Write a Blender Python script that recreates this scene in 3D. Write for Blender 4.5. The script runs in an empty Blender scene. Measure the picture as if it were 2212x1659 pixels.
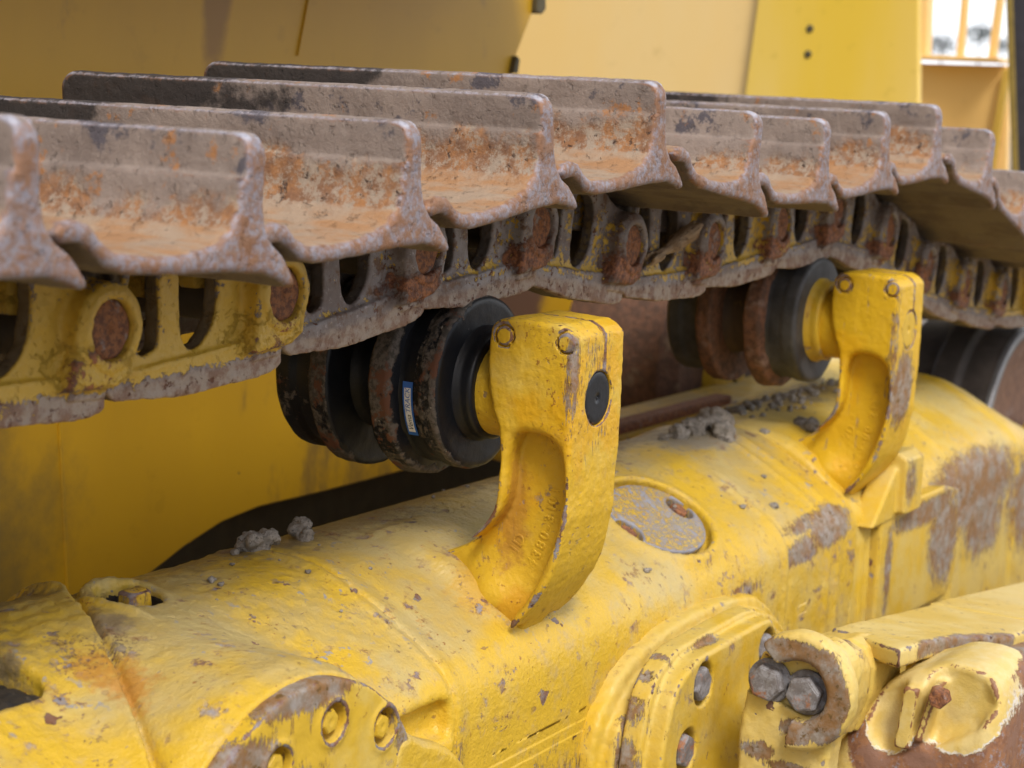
import bpy, bmesh, math, random
import numpy as np
from mathutils import Matrix, Vector
R = math.radians
# ------------------------------------------------------------------ camera
F_PX, CX, CY = 4300.0, 1106.0, 829.5          # focal length and centre for a 2212 px wide frame
def nrm(v):
    v = np.array(v, float); return v/np.linalg.norm(v)
dX = nrm((2534, -520, F_PX)); dY = nrm((-7503, -1000, F_PX)); dY = nrm(dY-dX*dX.dot(dY))
dD = np.cross(dX, dY); dD = dD if dD[1] > 0 else -dD
M3 = np.array([dX, dY, -dD])
CAM = -M3 @ np.array([(1293-CX)/F_PX*2.2, (860-CY)/F_PX*2.2, 2.2])
def on(u, v, ax, val):                         # point of the plane axis=val seen in direction u, v
    r = M3 @ np.array([(u-CX)/F_PX, (v-CY)/F_PX, 1.0]); return CAM + (val-CAM[ax])/r[ax]*r
scene = bpy.context.scene; COL = scene.collection
cam = bpy.data.objects.new('camera', bpy.data.cameras.new('camera')); COL.objects.link(cam)
cam.data.sensor_width = 36; cam.data.lens = F_PX/2212*36
cam.data.clip_start = .05; cam.data.clip_end = 500
mw = Matrix.Identity(4)
for i in range(3):
    mw[i][0] = M3[i][0]; mw[i][1] = -M3[i][1]; mw[i][2] = -M3[i][2]; mw[i][3] = CAM[i]
cam.matrix_world = mw
cam.data.dof.use_dof = True; cam.data.dof.focus_distance = 2.12; cam.data.dof.aperture_fstop = 7.5
scene.camera = cam
# ------------------------------------------------------------------ light (soft overcast daylight)
world = bpy.data.worlds.new('World'); scene.world = world; world.use_nodes = True
wn = world.node_tree; bg = wn.nodes['Background']
sky = wn.nodes.new('ShaderNodeTexSky'); sky.sky_type = 'NISHITA'; sky.sun_disc = False
SUN_EL, SUN_AZ = R(50), R(222)                 # azimuth measured clockwise from +y
sky.sun_elevation = SUN_EL; sky.sun_rotation = SUN_AZ
sky.air_density = 1.0; sky.dust_density = 4.0; sky.ozone_density = 1.0
wn.links.new(sky.outputs[0], bg.inputs[0]); bg.inputs[1].default_value = 0.09
sl = bpy.data.lights.new('sun', 'SUN'); sl.energy = 1.5; sl.angle = R(16); sl.color = (1.0, .96, .9)
so = bpy.data.objects.new('sun', sl); COL.objects.link(so)
sd = Vector((math.sin(SUN_AZ)*math.cos(SUN_EL), math.cos(SUN_AZ)*math.cos(SUN_EL), math.sin(SUN_EL)))
so.rotation_euler = sd.to_track_quat('Z', 'Y').to_euler()
scene.view_settings.view_transform = 'Standard'; scene.view_settings.look = 'None'
scene.view_settings.exposure = 0.76; scene.view_settings.gamma = 1
scene.view_settings.use_curve_mapping = False
scene.cycles.max_bounces = 6; scene.cycles.diffuse_bounces = 4

# ------------------------------------------------------------------ object bookkeeping
def tag(o, label, cat, group=None, kind=None):
    if label: o['label'] = label
    if cat: o['category'] = cat
    if group: o['group'] = group
    if kind: o['kind'] = kind
    return o
def thing(name, label, cat, loc=(0, 0, 0), group=None):
    o = bpy.data.objects.new(name, None); o.empty_display_size = .05; COL.objects.link(o); o.location = loc
    return tag(o, label, cat, group)
def link(name, me, mat, parent=None, label=None):
    o = bpy.data.objects.new(name, me); COL.objects.link(o)
    if mat is not None and len(me.materials) == 0: me.materials.append(mat)
    if parent is not None: o.parent = parent
    if label: o['label'] = label
    return o

# ------------------------------------------------------------------ numpy mesh tools
def lat(P, s, seed=0):                         # smooth value noise in [-1,1]
    Q = P*s + np.array([seed*7.31+11.7, seed*3.17+5.3, seed*1.93+2.9]); I = np.floor(Q).astype(np.int64); f = Q-I; f = f*f*(3-2*f)
    def h(a, b, c):
        n = (a*73856093) ^ (b*19349663) ^ (c*83492791) ^ (seed*2654435 + 977)
        n = (n*(n*n*15731 + 789221) + 1376312589) & 0x7fffffff
        return n/1073741824.0-1.0
    r = 0
    for a in (0, 1):
        for b in (0, 1):
            for c in (0, 1):
                w = (f[:, 0] if a else 1-f[:, 0])*(f[:, 1] if b else 1-f[:, 1])*(f[:, 2] if c else 1-f[:, 2])
                r = r + w*h(I[:, 0]+a, I[:, 1]+b, I[:, 2]+c)
    return r
def fbm(P, s, oct=3, seed=0):
    return sum(lat(P, s*2**k, seed+k)*.5**k for k in range(oct))
def vnormals(V, Fc):
    n = np.zeros_like(V); a = V[Fc]
    fn = np.cross(a[:, 2]-a[:, 0], a[:, 3]-a[:, 1])
    for k in range(4): 
        for c in range(3): n[:, c] += np.bincount(Fc[:, k], fn[:, c], len(V))
    return n/np.maximum(np.linalg.norm(n, axis=1, keepdims=True), 1e-12)
def curvature(V, Fc, it=2):
    n = vnormals(V, Fc)
    e = np.concatenate([Fc[:, [0, 1]], Fc[:, [1, 2]], Fc[:, [2, 3]], Fc[:, [3, 0]]]); e = np.concatenate([e, e[:, ::-1]])
    cnt = np.maximum(np.bincount(e[:, 0], minlength=len(V)), 1)
    s = np.stack([np.bincount(e[:, 0], V[e[:, 1], c], len(V)) for c in range(3)], 1)/cnt[:, None]
    l2 = np.bincount(e[:, 0], ((V[e[:, 0]]-V[e[:, 1]])**2).sum(1), len(V))/cnt
    K = -((s-V)*n).sum(1)*4/np.maximum(l2, 1e-9)/2
    for _ in range(it): K = .4*K + .6*np.bincount(e[:, 0], K[e[:, 1]], len(V))/cnt
    return np.clip(K/100, -3, 3), n
def qmesh(name, V, Fc, rough=(), origin=(0, 0, 0), smooth=True):
    V = np.asarray(V, float); Fc = np.asarray(Fc, np.int64)
    K, n = curvature(V, Fc)
    for q in rough: V = V + n*(q[0]*fbm(V, q[1], q[2], q[3])*(q[4](V) if len(q) > 4 else 1))[:, None]
    V = V-np.array(origin)
    me = bpy.data.meshes.new(name)
    me.vertices.add(len(V)); me.vertices.foreach_set('co', V.astype(np.float32).ravel())
    me.loops.add(Fc.size); me.loops.foreach_set('vertex_index', Fc.astype(np.int32).ravel())
    me.polygons.add(len(Fc)); me.polygons.foreach_set('loop_start', np.arange(0, Fc.size, 4, dtype=np.int32))
    me.polygons.foreach_set('use_smooth', np.full(len(Fc), smooth))
    at = me.attributes.new('curv', 'FLOAT', 'POINT'); at.data.foreach_set('value', K.astype(np.float32))
    me.update(calc_edges=True); me.validate()
    return me
# signed distance modelling on a grid
class Grid:
    def __init__(s, lo, hi, h):
        s.lo = np.array(lo, float); s.h = h
        n = np.ceil((np.array(hi)-s.lo)/h).astype(int)+1
        ax = [(s.lo[i]+h*np.arange(n[i])).astype(np.float32) for i in range(3)]
        s.x, s.y, s.z = ax[0][:, None, None], ax[1][None, :, None], ax[2][None, None, :]
        s.n = n
    def full(s, f): return np.broadcast_to(f, tuple(s.n)).astype(np.float32)
    def mesh(s, name, F, **kw):
        F = s.full(F).copy()
        for sl in ((0,), (-1,)):               # close at the border
            F[sl[0], :, :] = np.maximum(F[sl[0]], 1e-4); F[:, sl[0], :] = np.maximum(F[:, sl[0]], 1e-4); F[:, :, sl[0]] = np.maximum(F[:, :, sl[0]], 1e-4)
        S = F < 0
        c = [S[a:S.shape[0]-1+a, b:S.shape[1]-1+b, d:S.shape[2]-1+d] for a in (0, 1) for b in (0, 1) for d in (0, 1)]
        anyc = c[0].copy(); allc = c[0].copy()
        for q in c[1:]: anyc |= q; allc &= q
        act = anyc & ~allc; ijk = np.argwhere(act)
        idx = np.full(act.shape, -1, np.int64); idx[act] = np.arange(len(ijk))
        acc = np.zeros((len(ijk), 3)); cnt = np.zeros(len(ijk))
        E = [((a, b, 0), (a, b, 1)) for a in (0, 1) for b in (0, 1)] + [((a, 0, b), (a, 1, b)) for a in (0, 1) for b in (0, 1)] + [((0, a, b), (1, a, b)) for a in (0, 1) for b in (0, 1)]
        for a, b in E:
            a = np.array(a); b = np.array(b)
            Fa = F[tuple((ijk+a).T)]; Fb = F[tuple((ijk+b).T)]
            m = (Fa < 0) != (Fb < 0); t = np.where(m, Fa/np.where(m, Fa-Fb, 1), 0)
            acc += np.where(m[:, None], a+t[:, None]*(b-a), 0); cnt += m
        V = (ijk+acc/cnt[:, None])*s.h + s.lo
        faces = []
        for d in range(3):
            o1, o2 = [(1, 2), (2, 0), (0, 1)][d]
            sl0 = [slice(1, -1)]*3; sl0[d] = slice(0, -1); sl1 = [slice(1, -1)]*3; sl1[d] = slice(1, None)
            A = S[tuple(sl0)]; B = S[tuple(sl1)]
            e = np.argwhere(A != B)
            if len(e) == 0: continue
            flip = A[tuple(e.T)]
            base = e.copy(); base[:, o1] += 1; base[:, o2] += 1
            u1 = np.zeros(3, int); u1[o1] = 1; u2 = np.zeros(3, int); u2[o2] = 1
            q = np.stack([idx[tuple((base-u1-u2).T)], idx[tuple((base-u2).T)], idx[tuple(base.T)], idx[tuple((base-u1).T)]], 1)
            q = np.where(flip[:, None], q, q[:, ::-1]); faces.append(q)
        Fc = np.concatenate(faces); Fc = Fc[(Fc >= 0).all(1)]
        return qmesh(name, V, Fc, **kw)
def smin(a, b, k):
    h = np.clip(.5+.5*(b-a)/k, 0, 1); return b*(1-h)+a*h-k*h*(1-h)
def smax(a, b, k): return -smin(-a, -b, k)
def ln2(a, b): return np.sqrt(a*a+b*b)
def box(g, c, hh, r=0.0):
    qx, qy, qz = abs(g.x-c[0])-hh[0]+r, abs(g.y-c[1])-hh[1]+r, abs(g.z-c[2])-hh[2]+r
    return np.sqrt(np.maximum(qx, 0)**2+np.maximum(qy, 0)**2+np.maximum(qz, 0)**2)+np.minimum(np.maximum(np.maximum(qx, qy), qz), 0)-r
def slab(d2, t, a, b, k=.004):                 # 2D distance d2 kept between t=a and t=b, rounded
    dt = np.maximum(a-t, t-b); qx = d2+k; qy = dt+k
    return np.minimum(np.maximum(qx, qy), 0)+np.sqrt(np.maximum(qx, 0)**2+np.maximum(qy, 0)**2)-k
def cyl(g, ax, c, r, a, b, k=.003):
    if ax == 'y': return slab(ln2(g.x-c[0], g.z-c[1])-r, g.y, a, b, k)
    if ax == 'x': return slab(ln2(g.y-c[0], g.z-c[1])-r, g.x, a, b, k)
    return slab(ln2(g.x-c[0], g.y-c[1])-r, g.z, a, b, k)
def poly(P, Q, pts):                           # signed distance to a polygon, P and Q broadcast
    P, Q = np.broadcast_arrays(P, Q); d = np.full(P.shape, 1e9); ins = np.zeros(P.shape, bool); n = len(pts)
    for i in range(n):
        x0, y0 = pts[i]; x1, y1 = pts[(i+1) % n]; ex, ey = x1-x0, y1-y0
        wx, wy = P-x0, Q-y0; t = np.clip((wx*ex+wy*ey)/(ex*ex+ey*ey+1e-12), 0, 1)
        d = np.minimum(d, (wx-ex*t)**2+(wy-ey*t)**2)
        c = ((y0 > Q) != (y1 > Q)) & (P < (x1-x0)*(Q-y0)/((y1-y0) if abs(y1-y0) > 1e-12 else 1e-12)+x0); ins ^= c
    return np.where(ins, -1, 1)*np.sqrt(d)
def curve(pts, n=6, closed=False):             # Catmull-Rom through the points
    p = [np.array(q, float) for q in pts]; out = []; m = len(p)
    for i in range(m if closed else m-1):
        if closed: a, b, c, d = p[i-1], p[i], p[(i+1) % m], p[(i+2) % m]
        else: a, b, c, d = p[max(i-1, 0)], p[i], p[i+1], p[min(i+2, m-1)]
        for k in range(n):
            t = k/n; out.append(.5*((2*b)+(c-a)*t+(2*a-5*b+4*c-d)*t*t+(3*b-a-3*c+d)*t**3))
    if not closed: out.append(p[-1])
    return [tuple(q) for q in out]
def lathe(name, prof, seg=96, axis='y', c=(0, 0, 0), step=.004, **kw):   # prof: (axial, radius)
    q = []
    for (a0, r0), (a1, r1) in zip(prof, prof[1:]):
        n = max(1, int(math.hypot(a1-a0, r1-r0)/step))
        q += [(a0+(a1-a0)*k/n, r0+(r1-r0)*k/n) for k in range(n)]
    q.append(prof[-1]); q = [(a, max(r, 1e-4)) for a, r in q]
    A = np.array(q); th = np.arange(seg)*2*math.pi/seg
    ax = np.repeat(A[:, 0], seg); rr = np.repeat(A[:, 1], seg); tt = np.tile(th, len(A))
    cs, sn = rr*np.cos(tt), rr*np.sin(tt)
    V = {'y': np.stack([cs, ax, -sn], 1), 'x': np.stack([ax, cs, sn], 1), 'z': np.stack([cs, sn, ax], 1)}[axis]+np.array(c)
    i = np.arange(len(A)-1)[:, None]*seg; j = np.arange(seg)[None, :]; j2 = (j+1) % seg
    Fc = np.stack([i+j, i+j2, i+seg+j2, i+seg+j], -1).reshape(-1, 4)
    return qmesh(name, V, Fc, **kw)
def bevelled(name, pts, ax, a, b, bev=.003, origin=(0, 0, 0), seg=2):     # prism of a polygon along an axis
    bm = bmesh.new(); 
    mk = {0: lambda p, t: (t, p[0], p[1]), 1: lambda p, t: (p[0], t, p[1]), 2: lambda p, t: (p[0], p[1], t)}[ax]
    lo = [bm.verts.new(mk(p, a)) for p in pts]; hi = [bm.verts.new(mk(p, b)) for p in pts]; n = len(pts)
    bm.faces.new(lo); bm.faces.new(hi[::-1])
    for i in range(n): bm.faces.new((lo[i], hi[i], hi[(i+1) % n], lo[(i+1) % n]))
    bmesh.ops.recalc_face_normals(bm, faces=bm.faces[:])
    if bev > 0: bmesh.ops.bevel(bm, geom=bm.edges[:], offset=bev, segments=seg, affect='EDGES', profile=.5)
    bmesh.ops.translate(bm, verts=bm.verts[:], vec=-Vector(origin))
    me = bpy.data.meshes.new(name); bm.to_mesh(me); bm.free(); 
    return me
def boxm(name, c, hh, bev=.003, origin=(0, 0, 0), rot=None):
    x, y, z = c; me = bevelled(name, [(-hh[0], -hh[1]), (hh[0], -hh[1]), (hh[0], hh[1]), (-hh[0], hh[1])], 2, -hh[2], hh[2], bev)
    if rot is not None: me.transform(rot.to_4x4() if hasattr(rot, 'to_4x4') else rot)
    me.transform(Matrix.Translation(Vector(c)-Vector(origin))); return me
def text_mesh(name, body, size, ext, bev, mw4, mat, parent, font_shear=0, space=1.0):
    cu = bpy.data.curves.new(name, 'FONT'); cu.body = body; cu.size = size; cu.extrude = ext; cu.bevel_depth = bev; cu.bevel_resolution = 1
    cu.align_x = 'LEFT'; cu.shear = font_shear; cu.space_character = space; cu.resolution_u = 3
    t = bpy.data.objects.new('tmp', cu); COL.objects.link(t); dg = bpy.context.evaluated_depsgraph_get(); dg.update()
    me = bpy.data.meshes.new_from_object(t.evaluated_get(dg)); me.name = name
    bpy.data.objects.remove(t); bpy.data.curves.remove(cu)
    me.materials.clear(); me.transform(mw4)
    return link(name, me, mat, parent)

# ------------------------------------------------------------------ materials
class Mt:
    def __init__(s, name):
        s.m = bpy.data.materials.new(name); s.m.use_nodes = True; s.t = s.m.node_tree; s.b = s.t.nodes['Principled BSDF']
        s.pos = s.t.nodes.new('ShaderNodeNewGeometry').outputs['Position']; s.tc = s.t.nodes.new('ShaderNodeTexCoord'); s.obj = s.tc.outputs['Object']
    def n(s, ty, **kw):
        o = s.t.nodes.new(ty)
        for k, v in kw.items(): setattr(o, k, v)
        return o
    def put(s, sock, v):
        if isinstance(v, bpy.types.NodeSocket): s.t.links.new(v, sock)
        elif isinstance(v, (tuple, list)) and len(v) == 3 and sock.type == 'RGBA': sock.default_value = (*v, 1)
        else: sock.default_value = v
    def noise(s, sc, det=4, ro=.55, vec=None, dist=0, stretch=None, off=0):
        vec = vec or s.pos
        if stretch or off:
            mp = s.n('ShaderNodeMapping'); s.put(mp.inputs[0], vec)
            mp.inputs['Scale'].default_value = stretch or (1, 1, 1); mp.inputs['Location'].default_value = (off, off*.7, off*1.3); vec = mp.outputs[0]
        o = s.n('ShaderNodeTexNoise'); s.put(o.inputs['Vector'], vec); o.inputs['Scale'].default_value = sc
        o.inputs['Detail'].default_value = det; o.inputs['Roughness'].default_value = ro; o.inputs['Distortion'].default_value = dist
        return o.outputs[0]
    def vor(s, sc, vec=None, feat='F1', rnd=1):
        o = s.n('ShaderNodeTexVoronoi'); o.feature = feat; s.put(o.inputs['Vector'], vec or s.pos); o.inputs['Scale'].default_value = sc
        return o.outputs['Distance']
    def m2(s, op, a, b=0.0, c=None):
        o = s.n('ShaderNodeMath', operation=op); s.put(o.inputs[0], a); s.put(o.inputs[1], b)
        if c is not None: s.put(o.inputs[2], c)
        return o.outputs[0]
    def add(s, *a):
        r = a[0]
        for b in a[1:]: r = s.m2('ADD', r, b)
        return r
    def mul(s, *a):
        r = a[0]
        for b in a[1:]: r = s.m2('MULTIPLY', r, b)
        return r
    def mx(s, a, b): return s.m2('MAXIMUM', a, b)
    def rng(s, v, a, b, lo=0., hi=1.):
        o = s.n('ShaderNodeMapRange', interpolation_type='SMOOTHSTEP'); s.put(o.inputs[0], v)
        if a > b: a, b, lo, hi = b, a, hi, lo
        for k, q in zip((1, 2, 3, 4), (a, b, lo, hi)): o.inputs[k].default_value = q
        return o.outputs[0]
    def mix(s, f, a, b):
        o = s.n('ShaderNodeMix', data_type='RGBA'); s.put(o.inputs[0], f); s.put(o.inputs[6], a); s.put(o.inputs[7], b); return o.outputs[2]
    def curv(s):
        o = s.n('ShaderNodeAttribute', attribute_name='curv'); return o.outputs['Fac']
    def prop(s, name):
        o = s.n('ShaderNodeAttribute', attribute_name=name, attribute_type='OBJECT'); return o.outputs['Fac']
    def xyz(s, v):
        o = s.n('ShaderNodeSeparateXYZ'); s.put(o.inputs[0], v); return o.outputs
    def blob(s, c, r, vec=None):               # 1 at the centre of an ellipsoid, 0 outside; c, r in metres
        o = s.n('ShaderNodeVectorMath', operation='SUBTRACT'); s.put(o.inputs[0], vec or s.pos); o.inputs[1].default_value = c
        d = s.n('ShaderNodeVectorMath', operation='DIVIDE'); s.put(d.inputs[0], o.outputs[0]); d.inputs[1].default_value = r
        l = s.n('ShaderNodeVectorMath', operation='LENGTH'); s.put(l.inputs[0], d.outputs[0])
        return s.m2('SUBTRACT', 1.0, l.outputs['Value'])
    def finish(s, col, rough, height=None, dist=.001, metal=0., spec=.5, bump_strength=1.0):
        s.put(s.b.inputs['Base Color'], col); s.put(s.b.inputs['Roughness'], rough); s.put(s.b.inputs['Metallic'], metal); s.b.inputs['Specular IOR Level'].default_value = spec
        if height is not None:
            bp = s.n('ShaderNodeBump'); bp.inputs['Distance'].default_value = dist; bp.inputs['Strength'].default_value = bump_strength
            s.put(bp.inputs['Height'], height); s.t.links.new(bp.outputs[0], s.b.inputs['Normal'])
        return s.m
GREY = (.17, .145, .14); RUST = (.175, .078, .038); DKRUST = (.07, .03, .016); TAN = (.27, .21, .16)
def yellow_paint(name, base=(.57, .370, .028), pale=(.57, .425, .11), deep=(.58, .325, .010), palef=.5, deepf=.3, chips=.5, edge=.5, dirt=.3, bumps=.5, rust=.3, wear=(), stains_and_shade=(), dust=0., bf=1., seed=0, stretch=(1, 1, 1), rough=.42, scr=.5, vec=None):
    s = Mt(name); P = vec and s.obj or s.pos; cv = s.curv()
    n1 = s.noise(5, 5, .6, P, off=seed); n2 = s.noise(17, 6, .62, P, off=seed+3); n3 = s.noise(60, 6, .7, P, off=seed+5, stretch=stretch)
    col = s.mix(s.rng(s.add(s.mul(n1, .6), s.mul(n2, .4)), .62-palef*.25, .78-palef*.25), base, pale)
    col = s.mix(s.mul(s.rng(s.noise(9, 5, .6, P, off=seed+9), .7-deepf*.3, .82-deepf*.3), .8), col, deep)
    col = s.mix(s.rng(s.noise(140, 4, .7, P, off=seed+2), .35, .75, 0, .16), col, (.48, .30, .05))
    # grime streaks
    col = s.mix(s.mul(s.rng(s.noise(26, 6, .7, P, off=seed+6), .52, .72), .45*dirt), col, (.36, .29, .2))
    if dust:
        dn = s.mul(s.rng(s.noise(62, 5, .62, P, off=seed+40), .60, .63), s.rng(s.noise(12, 3, .6, P, off=seed+41), .50, .60))
        nz_ = s.xyz(s.n('ShaderNodeNewGeometry').outputs['Normal'])[2]
        col = s.mix(s.mul(s.rng(s.add(n1, s.mul(nz_, .25)), .60, .85), .55*dust), col, (.36, .31, .19))
        col = s.mix(s.mul(dn, s.rng(nz_, .3, .75), dust), col, (.29, .275, .26))
    for (c, r, cc) in stains_and_shade:
        col = s.mix(s.mul(s.rng(s.add(s.blob(c, r, P), s.mul(s.m2('SUBTRACT', n3, .5), 1.3), s.mul(s.m2('SUBTRACT', n2, .5), .7)), .12, .55), .8), col, cc)
    # rust freckles
    fr = s.mul(s.rng(s.noise(170, 4, .65, P, off=seed+8, stretch=stretch), .60, .66), s.rng(s.noise(13, 4, .6, P, off=seed+1), .66-rust*.24, .74-rust*.24))
    # chips
    region = s.rng(n2, .62-.22*chips, .80-.22*chips)
    ch = s.mul(s.rng(n3, .565, .58), region)
    fl = s.mul(s.rng(s.noise(38, 3, .5, P, off=seed+14, stretch=stretch), .70-.03*chips, .71-.03*chips), s.rng(s.noise(7, 2, .5, P, off=seed+15), .45, .6))
    ch = s.mx(ch, fl)
    ed = s.rng(s.add(s.mul(cv, .5*edge), s.mul(n3, .9), s.mul(n2, .35)), .93, .97)
    wr = None
    for (c, r, k) in wear:
        b = s.mul(s.rng(s.blob(c, r, P), -.1, .8), k); wr = b if wr is None else s.mx(wr, b)
    sc1 = s.mul(s.rng(s.noise(42, 5, .7, P, off=seed+50, stretch=(2.6, 2.6, .22)), .60, .63), s.rng(s.noise(6, 3, .6, P, off=seed+51), .50, .60), s.rng(n3, .42, .52))
    sc2 = s.mul(s.rng(s.noise(60, 4, .65, P, off=seed+52, stretch=(.8, 1.8, 1.8)), .64, .67), s.rng(s.noise(8, 3, .6, P, off=seed+53), .50, .60), s.rng(n3, .40, .50))
    ch = s.mx(ch, s.mul(s.mx(sc1, sc2), .9*scr*1.5))
    exposed = s.mx(ch, ed)
    if wr is not None:
        nw = s.noise(75, 6, .72, P, off=seed+21, stretch=(1.6, 1.6, .55))
        wm = s.rng(s.add(wr, s.mul(s.m2('SUBTRACT', s.noise(190, 4, .75, P, off=seed+23, stretch=(1.7, 1.7, .3)), .5), 1.5), s.mul(s.m2('SUBTRACT', nw, .5), 1.1), s.mul(s.m2('SUBTRACT', n2, .5), .5)), .38, .60); exposed = s.mx(exposed, s.mul(wm, .88))
    rn = s.noise(30, 6, .7, P, off=seed+17)
    bare = s.mix(s.mul(s.rng(rn, .38, .62), bf), s.mix(s.rng(n3, .4, .6), GREY, (.26, .25, .265)), RUST)
    bare = s.mix(s.mul(s.rng(s.noise(90, 5, .7, P, off=seed+19), .56, .64), bf), bare, DKRUST)
    if bf < 1: bare = s.mix(.5, bare, (.28, .30, .36))
    # thin rust halo
    halo = s.mul(s.rng(s.add(s.mul(n3, 1.0), s.mul(region, .02), s.mul(cv, .12*edge)), .53, .56), region, .55)
    col = s.mix(halo, col, (.42, .22, .05))
    col = s.mix(s.mul(fr, .85), col, (.26, .10, .02))
    col = s.mix(exposed, col, bare)
    # dried mud settled in the hollows and on top
    h = s.add(s.mul(s.noise(80, 5, .6, P, off=seed+30), .5*bumps), s.mul(s.noise(190, 3, .6, P, off=seed+31), .60*bumps), s.mul(s.noise(22, 3, .5, P, off=seed+32), .2*bumps), s.mul(exposed, -.25), s.mul(fr, .1))
    ro = s.add(s.mul(exposed, .2), s.rng(n2, .3, .7, rough-.05, rough+.12))
    return s.finish(col, ro, h, .0025, spec=.33)
def shoe_steel():
    s = Mt('rusty_muddy_shoe_steel'); P = s.pos; O = s.obj; w = s.xyz(O)[2]; cv = s.curv()
    n1 = s.noise(11, 6, .65, P); n2 = s.noise(38, 7, .7, P, off=4); n3 = s.noise(120, 6, .75, P, off=8); st = s.noise(30, 5, .65, P, off=2, stretch=(1, .35, 1))
    mud = s.mix(s.rng(n1, .35, .65), (.185, .145, .122), (.265, .212, .178))
    mud = s.mix(s.mul(s.rng(n3, .52, .72), .5), mud, (.33, .275, .235))
    oi = s.n('ShaderNodeObjectInfo').outputs['Random']
    rus = s.mix(s.rng(n2, .36, .62), (.34, .16, .06), (.20, .10, .052))
    rus = s.mix(s.rng(s.noise(70, 7, .8, P, off=12), .44, .58), rus, (.33, .265, .20))
    rus = s.mix(s.rng(s.noise(85, 5, .7, P, off=15), .60, .68), rus, (.085, .05, .035))
    rus = s.mix(s.mul(s.rng(s.noise(45, 5, .7, P, off=25), .60, .68), s.rng(n1, .45, .6)), rus, (.38, .34, .30))
    lim = s.add(w, s.mul(s.m2('SUBTRACT', n1, .5), .11), s.mul(s.m2('SUBTRACT', n2, .5), .035), s.mul(s.m2('SUBTRACT', oi, .5), .03))
    up = s.rng(lim, .112, .132)
    col = s.mix(up, rus, mud)
    col = s.mix(s.mul(up, s.rng(s.noise(14, 6, .7, P, off=33), .55, .61), s.rng(lim, .145, .155)), col, (.085, .075, .085))
    col = s.mix(s.mul(up, s.rng(s.noise(24, 6, .7, P, off=35), .58, .66)), col, (.33, .155, .06))
    # crease line left by the mud at the fillet
    # plate: warm tan below, underside grey brown
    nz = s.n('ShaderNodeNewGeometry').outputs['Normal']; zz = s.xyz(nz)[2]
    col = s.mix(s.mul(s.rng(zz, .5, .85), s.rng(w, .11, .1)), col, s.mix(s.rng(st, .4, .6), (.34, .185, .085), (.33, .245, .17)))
    farend_shade = s.rng(s.add(s.xyz(O)[1], s.mul(s.m2('SUBTRACT', n1, .5), .5)), .30, .36)  # far ends near black: hull shade painted into the steel colour
    col = s.mix(s.mul(farend_shade, .96), col, s.mix(n2, (.016, .014, .013), (.04, .03, .026)))
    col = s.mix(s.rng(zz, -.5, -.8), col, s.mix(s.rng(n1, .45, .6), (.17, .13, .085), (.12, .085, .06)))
    # end faces and edges: blue-grey speckled steel, with sky reflection in its tint
    ny = s.m2('ABSOLUTE', s.xyz(nz)[1])
    e = s.rng(s.add(s.mul(cv, .55), s.mul(n3, .8), s.mul(s.rng(ny, .6, .95), .55), s.mul(n2, .3)), .72, 1.02)
    est = s.mix(s.rng(n3, .40, .58), (.26, .25, .30), (.24, .14, .10)); est = s.mix(s.rng(s.noise(260, 3, .6, P), .55, .70), est, (.30, .285, .33)); est = s.mix(s.rng(n2, .50, .60), est, (.25, .12, .06))
    col = s.mix(s.mul(e, .85), col, est)
    sky_edge = s.mul(s.rng(s.add(s.mul(cv, .5), s.mul(n3, .8)), .55, .85), s.rng(zz, .2, .7), s.rng(w, .166, .171)); col = s.mix(sky_edge, col, (.40, .40, .46))  # pale top edges: sky reflection painted as a highlight
    h = s.add(s.mul(n3, .55), s.mul(n2, .9), s.mul(s.noise(300, 3, .6, P), .2), s.mul(s.rng(s.noise(85, 5, .7, P, off=15), .58, .68), -.5), s.mul(up, .35))
    return s.finish(col, s.rng(e, 0, 1, .82, .5), h, .0024, s.mul(e, .35))
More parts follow.
